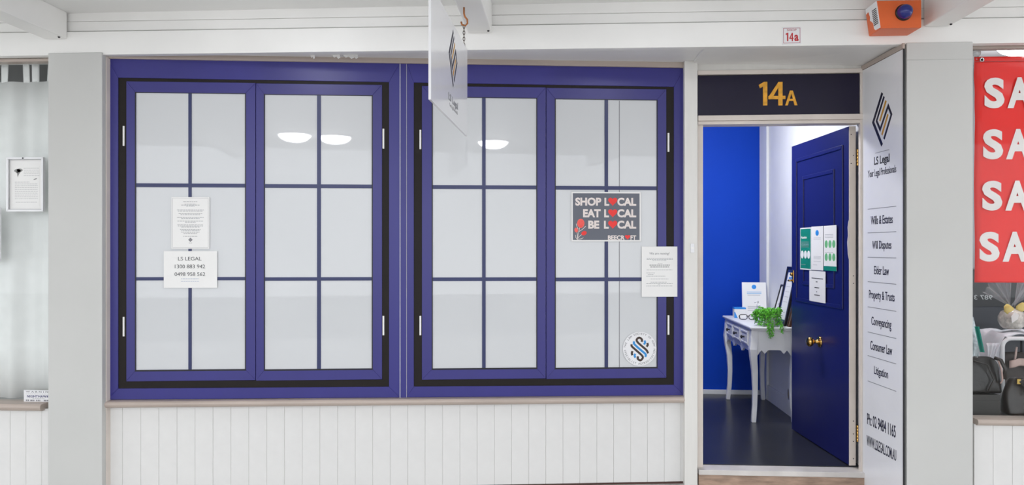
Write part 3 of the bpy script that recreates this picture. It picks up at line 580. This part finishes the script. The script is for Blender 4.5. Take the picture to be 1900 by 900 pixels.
def rr(cx, w, h, y): return [(cx+w*math.copysign(abs(math.cos(t))**.6, math.cos(t)), y, .024+h*math.copysign(abs(math.sin(t))**.6, math.sin(t))) for t in [2*math.pi*k/24 for k in range(24)]]
for sx in (-1, 1):
    MB().tube(rr(sx*.037, .030, .020, 0), .0035, 6, closed=True).build('rim', M_black, gl, smooth=True); MB().tube([(sx*.067, 0, .03), (sx*.072, .01, .03), (sx*.068, .07, .022), (sx*.06, .11, .006)], .003, 6).build('temple', M_black, gl, smooth=True)
    MB().add([(a, b+.0005, c) for a, b, c in rr(sx*.037, .029, .019, 0)]+[(a, b-.0005, c) for a, b, c in rr(sx*.037, .029, .019, 0)], [tuple(range(24)), tuple(range(47, 23, -1))]).build('lens', MATS.get('clear_lens') or glassmat('clear_lens', gloss=.1), gl)
MB().tube([(-.008, 0, .03), (0, -.001, .033), (.008, 0, .03)], .003, 6).build('bridge', M_black, gl, smooth=True)
bo = thing('pump_bottle', 'clear pump bottle beside the trailing plant', 'bottle', T(1.565, 6.13, .72))
MB().lathe([(.028, 0), (.031, .004), (.031, .085), (.024, .105), (.012, .118), (.012, .128)], seg=20).build('body', glassmat('clear_plastic', '#eef4f6', .12, .05, haze=.22), bo, smooth=True)
MB().lathe([(.027, .004), (.027, .03), (.001, .031)], seg=20).build('liquid', mat('clear_gel', '#c8d4dc', .2), bo, smooth=True); MB().lathe([(.014, .126), (.014, .142), (.005, .144), (.005, .165)], seg=14).build('cap', M_sign, bo, smooth=True); MB().tube([(0, 0, .163), (-.014, -.004, .166), (-.032, -.008, .160)], .006, 8).build('nozzle', M_sign, bo, smooth=True)
pp = thing('potted_plant', 'trailing green plant in a white pot on the table', 'plant', T(1.585, 5.885, .721))
MB().lathe([(.036, 0), (.040, .004), (.052, .085), (.055, .09), (.052, .094), (.048, .088), (.001, .082)], seg=24).build('pot', M_sign, pp, smooth=True)
lf = MB(); stm = MB()
def leafbead(c, r):
    d = [Vector((random.gauss(0, 1), random.gauss(0, 1), random.gauss(0, 1))).normalized() for _ in range(1)][0]; e = d.orthogonal().normalized(); g = d.cross(e); c = Vector(c)
    lf.add([c+d*r*1.7, c-d*r*1.2, c+e*r, c-e*r, c+g*r*.6, c-g*r*.6], [(0, 2, 4), (0, 4, 3), (0, 3, 5), (0, 5, 2), (1, 4, 2), (1, 3, 4), (1, 5, 3), (1, 2, 5)])
for k in range(95):
    a = random.uniform(0, 2*math.pi); R = random.uniform(.035, .092); drop = random.choice((.0, .03, .06, .09, .10)) if R > .05 else 0
    if math.sin(a) < -.35 and R > .05: drop = random.choice((.05, .09, .13, .16))
    if math.cos(a) > .3: R = min(R, .045)
    top = .095+random.uniform(.02, .055)*(1.1-R/.1)
    pts = []; N = 12+int(drop*60)
    for i in range(N+1):
        t = i/N; rad = .02+R*min(1, t*2.0)+(.012 if t > .5 else 0); z = top*math.sin(min(t*2, 1)*math.pi/2)+.0 if t < .5 else top-drop*1.0*((t-.5)*2)**1.2
        z = max(z, .085) if rad < .045 else z
        rad = max(rad, .062) if z < .085 else rad
        if z < .012 and math.sin(a)*rad > -.118: z = .012+random.uniform(0, .004)
        pts.append((rad*math.cos(a)+random.gauss(0, .003), rad*math.sin(a)+random.gauss(0, .003) if not (z < .012) else min(rad*math.sin(a), -.122), z))
    stm.tube(pts[1:], .0012, 4)
    for q in pts[2:]:
        leafbead((q[0]+random.gauss(0, .006), q[1]+random.gauss(0, .006), q[2]+random.gauss(0, .004)), random.uniform(.0045, .0075))
for sx in (-.045, -.035, -.02, -.012, .05, .06):
    x = sx; yy = -.128; pts = [(x*.5, -.03, .10), (x*.8, -.07, .115), (x, -.105, .06), (x, yy+.004, .015)]+[(x+random.gauss(0, .003), yy, .0-.012*i) for i in range(random.randint(3, 8))]
    stm.tube(pts, .0012, 4)
    for i in range(len(pts)-1):
        for t in (0, .35, .7): v = Vector(pts[i]).lerp(Vector(pts[i+1]), t); leafbead((v.x+random.gauss(0, .005), v.y+random.gauss(0, .003), v.z), random.uniform(.0045, .007))
fo = lf.build('foliage', mat('bead_leaf_green', '#5fb82e', .4, var=.35, scale=60), pp); fo['kind'] = 'stuff'
stm.build('stems', mat('stem_green', '#4c8a2c', .5), pp)
def picture(name, label, Xb, Xt, Y0, Y1, hgt, frame_m, fw, mat_m, inner):
    ang = math.atan2(Xt-Xb, math.sqrt(max(1e-6, hgt**2-(Xt-Xb)**2))); pl = Plane((Xb, Y1), (Xb, Y0))   # face toward -x, far edge first
    g = thing(name, label, 'picture frame', pl.here(0, .72, 0) @ Matrix.Rotation(-ang, 4, 'X')); w = Y1-Y0
    MB().ring((0, 0, w, hgt), (fw, fw, w-fw, hgt-fw), -.018, 0).build('frame', frame_m, g, bevel=.002); MB().box(fw, fw, -.016, w-fw, hgt-fw, -.008).build('mount', mat_m, g)
    MB().box(inner, inner, -.008, w-inner, hgt-inner, -.007).build('certificate', M_paper, g); return g, w
g, w = picture('picture_frame', 'small black framed certificate leaning behind the plant', 1.715, 1.795, 6.12, 6.335, .305, M_black, .012, M_paper, .02)
print_lines(g, [(w*.3, w*.7, .23), (w*.25, w*.75, .15), (w*.25, w*.75, .14), (w*.3, w*.7, .07)], -.0069, M_inkg, h=.004)
g, w = picture('picture_frame', 'large dark framed certificate leaning by the door edge', 1.685, 1.778, 5.86, 6.10, .455, mat('ebony_frame', '#17141d', .3), .016, mat('navy_mount', '#22346b', .5), .045)
print_lines(g, [(w*.35, w*.65, .37), (w*.38, w*.62, .36)], -.0069, M_azure, h=.010); print_lines(g, [(w*.3, w*.7, y) for y in (.3, .26, .22, .18, .1)], -.0069, M_inkl, h=.003)
picture('picture_frame', 'brown wooden frame with gilt edge beside the navy door', 1.70, 1.775, 5.79, 5.845, .30, mat('walnut_frame', '#4a2c1c', .4, var=.2), .014, mat('gilt', '#b08a3c', .35, metal=.6), .018)
# ================================================================== LAMPS
def dome_lamp(name, label, x, y, z, r=.19, st=LAMP_S, group=None):
    g = thing(name, label, 'lamp', T(x, y, z), group)
    MB().lathe([(r*.95, 0), (r*1.02, -.006), (r*1.02, -.022), (r*.98, -.026)], seg=36).build('rim', M_sign, g, smooth=True)
    MB().lathe([(r*.98, -.022), (r*.93, -.045), (r*.78, -.072), (r*.55, -.092), (r*.28, -.103), (.004, -.106)], seg=36).build('shade', lampmat(st), g, smooth=True)
    return g
def mirrored(px, py, z):
    d = (z-H)*F/(YH-py); u = (px-CX)/F; v = Vector((d*(u*CS-SN), d*(u*SN+CS))); k = (v-WIN.p0).dot(WIN.n); return v-WIN.n*2*k
for (px, py), lb in zip(((547, 251), (622, 255), (915, 264)), ('round dome lamp on awning ceiling, first from the left', 'round dome lamp on awning ceiling, second from the left', 'round dome lamp on awning ceiling, third from the left')):
    v = mirrored(px, py, 2.62);  dome_lamp('dome_lamp', lb, v.x, v.y, 2.645, group='awning dome lamps')
for (px, py), lb in zip(((600, 128), (1115, 160)), ('round dome lamp on awning ceiling close to left half of window', 'round dome lamp on awning ceiling close to right half of window')):
    v = mirrored(px, py, 2.60); dome_lamp('dome_lamp', lb, v.x, v.y, 2.645, .15, st=LAMP_N, group='awning dome lamps')
dome_lamp('dome_lamp', 'round dome lamp on awning ceiling before the display window', 3.12, 3.33, 2.645, .15, st=LAMP_N, group='awning dome lamps')
dome_lamp('dome_lamp', 'added dome lamp lighting the office, unseen on its ceiling', 0.85, 5.6, 2.62, .19, st=85); dome_lamp('dome_lamp', 'added dome lamp lighting the right shop, out of view', 2.9, 4.95, 2.62, .17, st=45)  # both lamps are unseen, added to brighten the office and the right shop
# ================================================================== LEFT SHOP
GL = glassmat('shop_glass', '#fdfefe', .012)
w3 = thing('window_3', 'shop window with white curtain at far left', 'window', T(-4.3, 4.24, .40), kind='structure')
xr = LP0+.02; w3x = xr+4.3
MB().box(0, 0, 0, w3x, .006, 2.05).build('pane', GL, w3); MB().box(0, -.03, 1.985, w3x, .03, 2.0).build('head_rail', M_taupe, w3); MB().box(0, -.02, 2.0, w3x, .03, 2.06).build('head_rail', M_cream, w3); MB().box(w3x-.02, -.02, 0, w3x+.03, .03, 2.0).build('stile', M_cream, w3)
def Xc(px): return X_at(px, 4.34)
cz0 = H+(YH-152)/F*4.53; M_cur = mat('white_curtain_cloth', '#efefed', .8, var=.03, scale=12)
cu = thing('curtain', 'white tab top curtain hanging inside the left window', 'curtain', T(-4.3, 4.34, .42)); CL = w3x+.15
fold = lambda x: .018*math.sin(x*23)+.010*math.sin(x*51+1)+.006*math.sin(x*9)
MB().grid(lambda u, v: (u*CL, fold(u*CL)*(1.1-.5*v), v*(cz0-.42)), 150, 6).build('cloth', M_cur, cu, smooth=True, solid=.002)
for p0, p1 in ((-60, -45), (-28, -14), (2.5, 16.5), (42, 54), (59, 73), (90, 100)):
    a, b = Xc(p0)+4.3, Xc(p1)+4.3
    MB().grid(lambda u, v: (a+(b-a)*u, fold(a+(b-a)*u)*.6*(1-v), cz0-.42+.15*v-.004), 4, 4).build('tab', M_cur, cu, smooth=True, solid=.002)
MB().box(0, -.006, cz0-.42+.105, CL, .012, cz0-.42+.15).build('heading', M_cur, cu)
rd = tag(MB().tube([(-4.3, 4.375, cz0+.13), (xr+.1, 4.375, cz0+.13)], .011, 10).build('curtain_rod', M_iwall, smooth=True), 'white rod carrying the tab top curtain', 'curtain rod')
struct(MB().box(-4.9, 5.0, -.1, -2.78, 5.06, 2.62).build('wall_left_shop', mat('grey_shop_wall', '#a9a9a7', .7)), 'grey wall behind the curtained window', 'wall')
struct(MB().box(-4.98, 4.2, -.1, -4.9, 5.06, 2.62).build('wall_left_shop_side', mat('grey_shop_wall', '#a9a9a7', .7)), 'grey side wall of the left shop', 'wall')
q = SHO.rect(16.5, 292.5, 85, 393); nf = thing('framed_notice', 'white framed notice with tree drawing on the curtained window', 'frame', SHO.here(q[0], q[1], .002)); w, h = q[2]-q[0], q[3]-q[1]
MB().ring((0, 0, w, h), (.012, .012, w-.012, h-.012), 0, .022).build('frame', M_sign, nf, bevel=.002); MB().box(.012, .012, 0, w-.012, h-.012, .008).build('backing', M_paper, nf); MB().box(w*.15, h*.1, .008, w*.86, h*.84, .009).build('sheet', M_paper, nf)
MB().ring((.012, .012, w-.012, h-.012), (.0145, .0145, w-.0145, h-.0145), .008, .016).build('inner_lip', M_inkl, nf)
MB().lathe([(.004, 0), (.004, .003)], (w*.46, h-.006, .022), seg=10).build('pin', M_ink, nf)
b = MB(); b.disc(w*.27, h*.755, w*.09, h*.032, .009, .0094); b.disc(w*.33, h*.765, w*.08, h*.03, .009, .0094); b.prism([(w*.23, h*.74), (w*.36, h*.74), (w*.30, h*.68), (w*.28, h*.63), (w*.265, h*.69)], .009, .0094); b.disc(w*.75, h*.60, w*.05, h*.01, .009, .0094, rot=.3); b.build('tree_drawing', mat('grey_drawing', '#8d8d8b', .7, var=.3, scale=120), nf)
print_lines(nf, [(w*.44, w*.86, h*y) for y in (.80, .765, .73, .70, .665)]+[(w*.2, w*(.6 if k == 0 else .82), h*(.545-.034*k)) for k in range(10)]+[(w*.22, w*.8, h*.175)], .009, M_inkl, h=.0022)
q = SHO.rect(-66, 385, 3.2, 485); nf2 = thing('framed_notice', 'white framed notice cut by the left picture edge', 'frame', SHO.here(q[0], q[1], .002)); w, h = q[2]-q[0], q[3]-q[1]
MB().ring((0, 0, w, h), (.012, .012, w-.012, h-.012), 0, .022).build('frame', M_sign, nf2, bevel=.002); MB().box(.012, .012, 0, w-.012, h-.012, .008).build('backing', M_paper, nf2)
p, q, w, h = sheet('warning_sticker', 'white security warning sticker low on the curtained window', SHO, 44.5, 724, 99, 746, .0005, m=M_sign, cat='sticker')
text('WARNING', p, (w*.07, h*.79, w*.97, h*.93), .001, M_inkg, spacing=1.7, bold=.02); text('NIGHTHAWK', p, (w*.11, h*.38, w*.86, h*.58), .001, mat('indigo_ink', '#4a4a78', .6), bold=.02, spacing=1.1)
print_lines(p, [(w*.07, w*.95, h*.68), (w*.3, w*.72, h*.29)], .0008, M_inkl, h=.0018); print_lines(p, [(w*.07, w*.18, h*.14), (w*.22, w*.36, h*.13), (w*.42, w*.56, h*.13), (w*.68, w*.92, h*.13)], .0008, M_inkg, h=.008)
# ================================================================== RIGHT SHOP
w4 = thing('window_4', 'display window behind the red banner at right', 'window', T(RP1-.05, 4.24, .40), kind='structure')
MB().box(0, 0, 0, 2.0, .006, 2.05).build('pane', GL, w4); MB().box(0, -.02, 1.975, 2.0, .03, 2.05).build('head_rail', M_taupe, w4)
SH = .385
struct(MB().box(RP1-.1, 4.27, .30, 4.3, 5.0, SH).build('display_shelf', mat('grey_display_shelf', '#6b6a68', .6)), 'low grey display shelf inside the right window', 'shelf')
struct(MB().box(1.92, 6.2, -.1, 4.6, 6.28, 2.62).build('wall_back_shop', mat('pale_shop_wall', '#b9bcc0', .7)), 'pale back wall of the right shop', 'wall')
struct(MB().box(4.5, 4.2, -.1, 4.58, 6.28, 2.62).build('wall_right_shop', mat('pale_shop_wall', '#b9bcc0', .7)), 'pale side wall of the right shop', 'wall')
struct(MB().box(1.92, 4.6, -.1, 4.6, 6.3, -.06).build('floor_shop', M_floor), 'dark floor of the right shop', 'floor')
# banner
BN = Plane((-5, 4.262), (5, 4.262))
q = BN.rect(1808, 103.5, 2045, 524.5); bl = thing('sale_banner', 'red vinyl banner with repeated white sale lettering', 'banner', BN.here(q[0], q[1], 0)); w, h = q[2]-q[0], q[3]-q[1]
M_ban = mat('red_vinyl', '#f22a24', .3, spec=.25, var=.05, scale=3)
wav = lambda x, z: .0035*math.sin(z*38+x*7)*max(0, (z/h-.55))*2+.004*math.sin(z*9+x*5)
MB().grid(lambda u, v: (u*w, v*h, wav(u*w, v*h)), 16, 130).build('cloth', M_ban, bl, smooth=True, solid=.0012)
MB().box(0, h-.03, .004, w, h-.027, .0075).build('hem', mat('dark_red_vinyl', '#b51f20', .35), bl)
for gx in (.035, w-.035): MB().lathe([(.013, .007), (.012, .010), (.006, .010), (.006, .007)], (gx, h-.018, 0), seg=16).build('eyelet', mat('chrome', '#c8c8c8', .15, metal=1), bl, smooth=True)
M_bt = mat('off_white_print', '#efe9e6', .4)
for y0, y1, xs in ((144.5, 201.5, 1825), (240, 296, 1822.5), (335.5, 391, 1821), (430, 485.5, 1816)):
    a0 = BN.at(xs, (y0+y1)/2)[0]-q[0]; zb_, zt_ = BN.at(1850, y1)[1]-q[1], BN.at(1850, y0)[1]-q[1]
    lw = .105
    for k, ch in enumerate('SALE'): text(ch, bl, (a0+k*.128+(-.008 if ch == 'A' else 0), zb_, a0+k*.128+lw+(.014 if ch == 'A' else 0), zt_), .007, M_bt, bold=.045)
sc_ = thing('suction_cup', 'clear suction cup above the banner corner', 'suction cup', SHO.here(SHO.at(1813.5, 97)[0], SHO.at(1813.5, 97)[1], -.008))
MB().lathe([(.024, 0), (.022, -.003), (.012, -.008), (.007, -.010), (.007, -.018), (.004, -.02)], seg=20).build('cup', glassmat('clear_rubber', '#e8ecec', .2, .1, haze=.25), sc_, smooth=True)
MB().tube([(0, 0, -.018), (.0, -.010, -.022), (.004, -.026, -.016), (.006, -.036, -.008)], .0018, 6).build('hook', mat('chrome', '#c8c8c8'), sc_, smooth=True)
# goods: positions worked out at their depth
def XZ(px, py, Y):
    u = (px-CX)/F; d = Y/(u*SN+CS); return d*(u*CS-SN), H+d*(YH-py)/F
M_lea = mat('black_leather', '#1d1917', .3, var=.2, scale=8, bump=.25, bscale=60); M_lea2 = mat('brown_black_leather', '#2a221e', .28, var=.25, scale=8, bump=.25, bscale=50)
M_gilt = mat('gilt_metal', '#d4b466', .2, metal=1)
x0, zt_ = XZ(1797, 733, 4.36); x1, _ = XZ(1856, 750, 4.36)
dbx = thing('display_box', 'black cardboard box on the display shelf', 'box', T(x0, 4.36, SH)); MB().box(0, 0, 0, x1-x0, .15, zt_-SH).build('carton', mat('black_card', '#3a3836', .55, var=.08), dbx, bevel=.002); MB().box(-.001, -.001, (zt_-SH)*.72, x1-x0+.001, .151, zt_-SH+.001).build('lid', mat('black_card', '#3a3836'), dbx, bevel=.002)
def bag(name, label, x, y, z, w, d, h, m, lean=0, shoulder=.75):
    g = thing(name, label, 'handbag', T(x, y, z)); rings = []
    for t in (0, .04, .15, .35, .55, .72, .86, .95, 1.0):
        k = 1-.06*t; ww = w/2*(k if t < shoulder else k*(1-((t-shoulder)/(1-shoulder))**2*.55)); dd = d/2*(1-.78*t**1.4)*(.85 if t == 0 else 1)
        rings.append([(lean*t+ww*math.copysign(abs(math.cos(a))**.55, math.cos(a)), dd*math.copysign(abs(math.sin(a))**.55, math.sin(a))+.006*math.sin(3*a+5*t), h*t) for a in [2*math.pi*k/20 for k in range(20)]])
    MB().loft(rings).build('body', m, g, smooth=True, sub=1); return g
dtop = zt_; bx_, bz_ = XZ(1822, 733, 4.43); bz_ = dtop; _, bt_ = XZ(1822, 662, 4.43)
g = bag('handbag', 'tall black leather bag standing on the black box', bx_, 4.435, bz_+.003, .19, .115, bt_-bz_, M_lea)
hh = bt_-bz_
MB().tube([(.05, -.035, hh*.98), (.075, -.055, hh*.93), (.092, -.065, hh*.7), (.085, -.068, hh*.42)], .010, 8).build('strap', M_lea2, g, smooth=True); MB().tube([(.062, -.045, hh*.97), (.07, -.068, hh*.7), (.075, -.07, hh*.4), (.066, -.066, hh*.3)], .0045, 6).build('zip_edge', mat('pinkish_silk', '#c7a79f', .5), g, smooth=True)
MB().tube([(-.07, -.035, hh*.9), (-.0, -.06, hh*.8), (.03, -.066, hh*.4), (.0, -.066, hh*.1)], .004, 6).build('seam', M_lea2, g, smooth=True)
bx_, _ = XZ(1900, 768, 4.37)
g = bag('handbag', 'low black leather bag with gilt chain on the shelf', bx_, 4.385, SH+.002, .20, .13, XZ(1870, 701, 4.37)[1]-SH, M_lea2, lean=-.02, shoulder=.35); hh = XZ(1870, 701, 4.37)[1]-SH
MB().prism([(-.06, hh*.93), (-.03, hh*1.0), (.06, hh*.92), (.11, hh*.72), (.10, hh*.62), (.02, hh*.76), (-.03, hh*.8)], 0, .012).build('flap', M_lea, g, T(0, -.055, 0) @ Matrix.Rotation(math.pi/2, 4, 'X'), bevel=.004)
MB().tube([(-.05, -.06, hh*.95), (-.02, -.07, hh*.83), (.01, -.075, hh*.7), (.04, -.075, hh*.5), (.06, -.078, hh*.25)], .005, 6).build('strap', M_lea, g, smooth=True)
MB().box(-.065, -.066, hh*.86, -.045, -.056, hh*1.0).build('clasp', M_gilt, g, bevel=.003)
MB().tube([(-.022+.011*math.cos(t), -.076, hh*.66+.014*math.sin(t)) for t in [2*math.pi*k/14 for k in range(14)]], .003, 6, closed=True).build('ring', M_gilt, g, smooth=True)
chm = MB()
for k in range(18): t = k/17; chm.lathe([(.001, -.003), (.003, 0), (.001, .003)], (.082+.004*math.sin(t*3), -.07, hh*(.86-.72*t)), seg=6)
chm.build('chain', M_gilt, g)
# stool with cloth
sx0, sz = XZ(1860, 628, 4.72); _, szl = XZ(1860, 700, 4.72)
stl = thing('stool', 'white tubular stool frame in the display window', 'stool', T(sx0, 4.72, SH)); hs_ = sz-SH
for yy in (0, .26):
    pts = [(0, yy, 0), (0, yy, hs_-.05)]+[(.05-.05*math.cos(a), yy, hs_-.05+.05*math.sin(a)) for a in (.4, .8, 1.2, 1.57)]+[(.31, yy, hs_)]+[(.31+.05*math.sin(a), yy, hs_-.05+.05*math.cos(a)) for a in (.4, .8, 1.2, 1.57)]+[(.36, yy, 0)]
    MB().tube(pts, .0125, 10).build('leg_frame', M_sign, stl, smooth=True)
MB().box(.02, -.008, hs_-.006, .34, .268, hs_+.012).build('seat', M_sign, stl, bevel=.005)
cl = tag(MB().grid(lambda u, v: (-.09+.52*u, -.0+.30*v-.01, (hs_+.020 if u > .2 else hs_+.020-.0-(.2-u)**1.2*1.9)+.008*math.sin(u*21+v*9)+.006*math.sin(v*17)), 40, 20).build('draped_cloth', mat('white_satin_cloth', '#dfe0e6', .4, var=.04, scale=10), M=T(sx0, 4.73, SH), smooth=True, solid=.004), 'white cloth draped over the stool under the gift', 'cloth')
cl2 = MB().grid(lambda u, v: (-.088+.09*u+.012*math.sin(v*9+u*5), .0+.006*math.sin(u*18)+.02*v, hs_-.03-.36*v), 14, 18).build('hanging_fold', mat('white_satin_cloth', '#dfe0e6'), cl, smooth=True, solid=.003)
# gift in cellophane
gx, gz = XZ(1885, 625, 4.80); gz = SH+hs_+.058
gf = thing('wrapped_gift', 'round gift in clear cellophane with yellow bow', 'gift', T(gx, 4.84, gz)); r_ = .075
MB().lathe([(.045, -.012), (.062, .004), (r_, .035), (r_*.98, .062), (.060, .092), (.035, .106), (.02, .112)], seg=24).build('bowl', mat('mottled_silver_gift', '#c9c5bd', .25, var=.3, scale=45, bump=.6, bscale=50), gf, smooth=True)
CE = glassmat('cellophane', '#f4f7fb', .16, .06, haze=.2)
for k, (a0_, sp, hgt, tl, ln) in enumerate(((2.35, .62, .19, .8, 0), (1.75, .55, .20, .2, .02), (1.25, .5, .21, -.25, -.02), (.75, .45, .19, -.6, .02))):
    def fan(u, v, a0_=a0_, sp=sp, hgt=hgt, ln=ln):
        a = a0_+(u-.5)*sp; R = v*hgt*(1+.08*math.sin(u*20)); return (R*math.cos(a), ln+.022*v*math.sin(u*16+k), .118+R*math.sin(a))
    MB().grid(fan, 18, 8).build('cellophane_wing', CE, gf)
for sx in (-1, 1):
    for j in range(2):
        MB().grid(lambda u, v: (sx*(.006+.058*u), -.03-.014*math.sin(u*math.pi)*(1 if j else -1), .108+.012*sx*j+(.020*math.sin(u*math.pi)+.008)*(v-.5)*2+.008*u), 8, 4).build('bow_loop', mat('yellow_ribbon', '#e4d07a', .4), gf, smooth=True, solid=.002)
tag_ = MB().prism([(-.045, .02), (-.01, .045), (-.005, .07), (-.03, .085), (-.05, .06)], 0, .002).build('gift_tag', M_paper, gf, T(0, -.078, .01) @ Matrix.Rotation(math.pi/2, 4, 'X'))
# parcel of ribbons under the stool, teal bag, dark cabinet
bx_, bz_ = XZ(1893, 705, 4.80)
g = bag('handbag', 'brown black bag with pale ribbons under the stool', bx_, 4.86, SH, .26, .14, XZ(1890, 655, 4.8)[1]-SH, mat('dark_brown_bag', '#332621', .45, var=.2)); hh = XZ(1890, 655, 4.8)[1]-SH
for s_ in (-.035, .03): MB().tube([(s_, -.06, hh*.80), (s_+.008, -.06, hh*.95), (s_+.02, -.05, hh*1.12)], .006, 6).build('ribbon', mat('blush_ribbon', '#d8bdb4', .5), g, smooth=True)
MB().grid(lambda u, v: (-.07+.14*u, -.07-.01*math.sin(u*9), hh*(.68+.16*v+.05*math.sin(u*3.1))), 10, 4).build('ribbon_fold', mat('blush_ribbon', '#d8bdb4'), g, smooth=True, solid=.003)
bx_, bz_ = XZ(1806, 665, 4.52); zt_ = XZ(1806, 590, 4.52)[1]
tg = thing('gift_bag', 'crumpled clear and teal gift bag behind black bag', 'gift bag', T(bx_, 4.60, SH)); hh = zt_-SH
def cr(u, v): a = 2*math.pi*u; R = (.062-.03*v**3)*(1+.18*math.sin(5*a+4*v)); return (R*math.cos(a)*1.1, R*math.sin(a)*.6, hh*v)
MB().grid(cr, 30, 10).build('wrap', mat('crinkled_foil', '#b9c2c6', .2, metal=.3, var=.3, scale=40, bump=.6, bscale=30), tg)
MB().grid(lambda u, v: (.025+.02*u+.03*(1-v), -.05+.012*math.sin(u*6), hh*(.62+.28*v)), 6, 8).build('teal_panel', mat('teal_card', '#1f9d8c', .4), tg, solid=.003)
x0, _ = XZ(1775, 600, 5.3); x1, _ = XZ(2010, 600, 5.3)
cb = thing('display_cabinet', 'black cabinet standing behind the display goods', 'cabinet', T(x0, 5.3, -.06)); cw = x1-x0; ctop = XZ(1850, 500, 5.3)[1]+.06
MB().box(0, 0, 0, cw, .4, ctop).build('body', mat('black_laminate', '#17181d', .3), cb, bevel=.004)
for k in range(2): d = MB().box(cw*.5*k+.006, -.018, .05, cw*.5*(k+1)-.006, 0, ctop-.25).build('door', mat('dark_slate_panel', '#2a2e38', .3), cb, bevel=.003); MB().tube([(cw*.5+(-.03 if k == 0 else .03), -.03, .5), (cw*.5+(-.03 if k == 0 else .03), -.03, .66)], .006, 8).build('handle', mat('chrome', '#c8c8c8'), d, smooth=True)
# mirrored lettering on the inside of the glass
q = SHO.rect(1809, 548, 1843, 556); q2 = SHO.rect(1808, 526, 1842, 536)
gt = thing('window_lettering', 'reversed white digits on dark oval decal on display glass', 'decal', SHO.here(q[0], q[1], -.008))
gw = q[2]-q[0]
MB().disc(-.005, .012, .052, .055, -.001, 0).build('decal', M_black, gt)
text('987 3', gt, (0, 0, gw, .024), .0006, M_inkl, mirror=True)
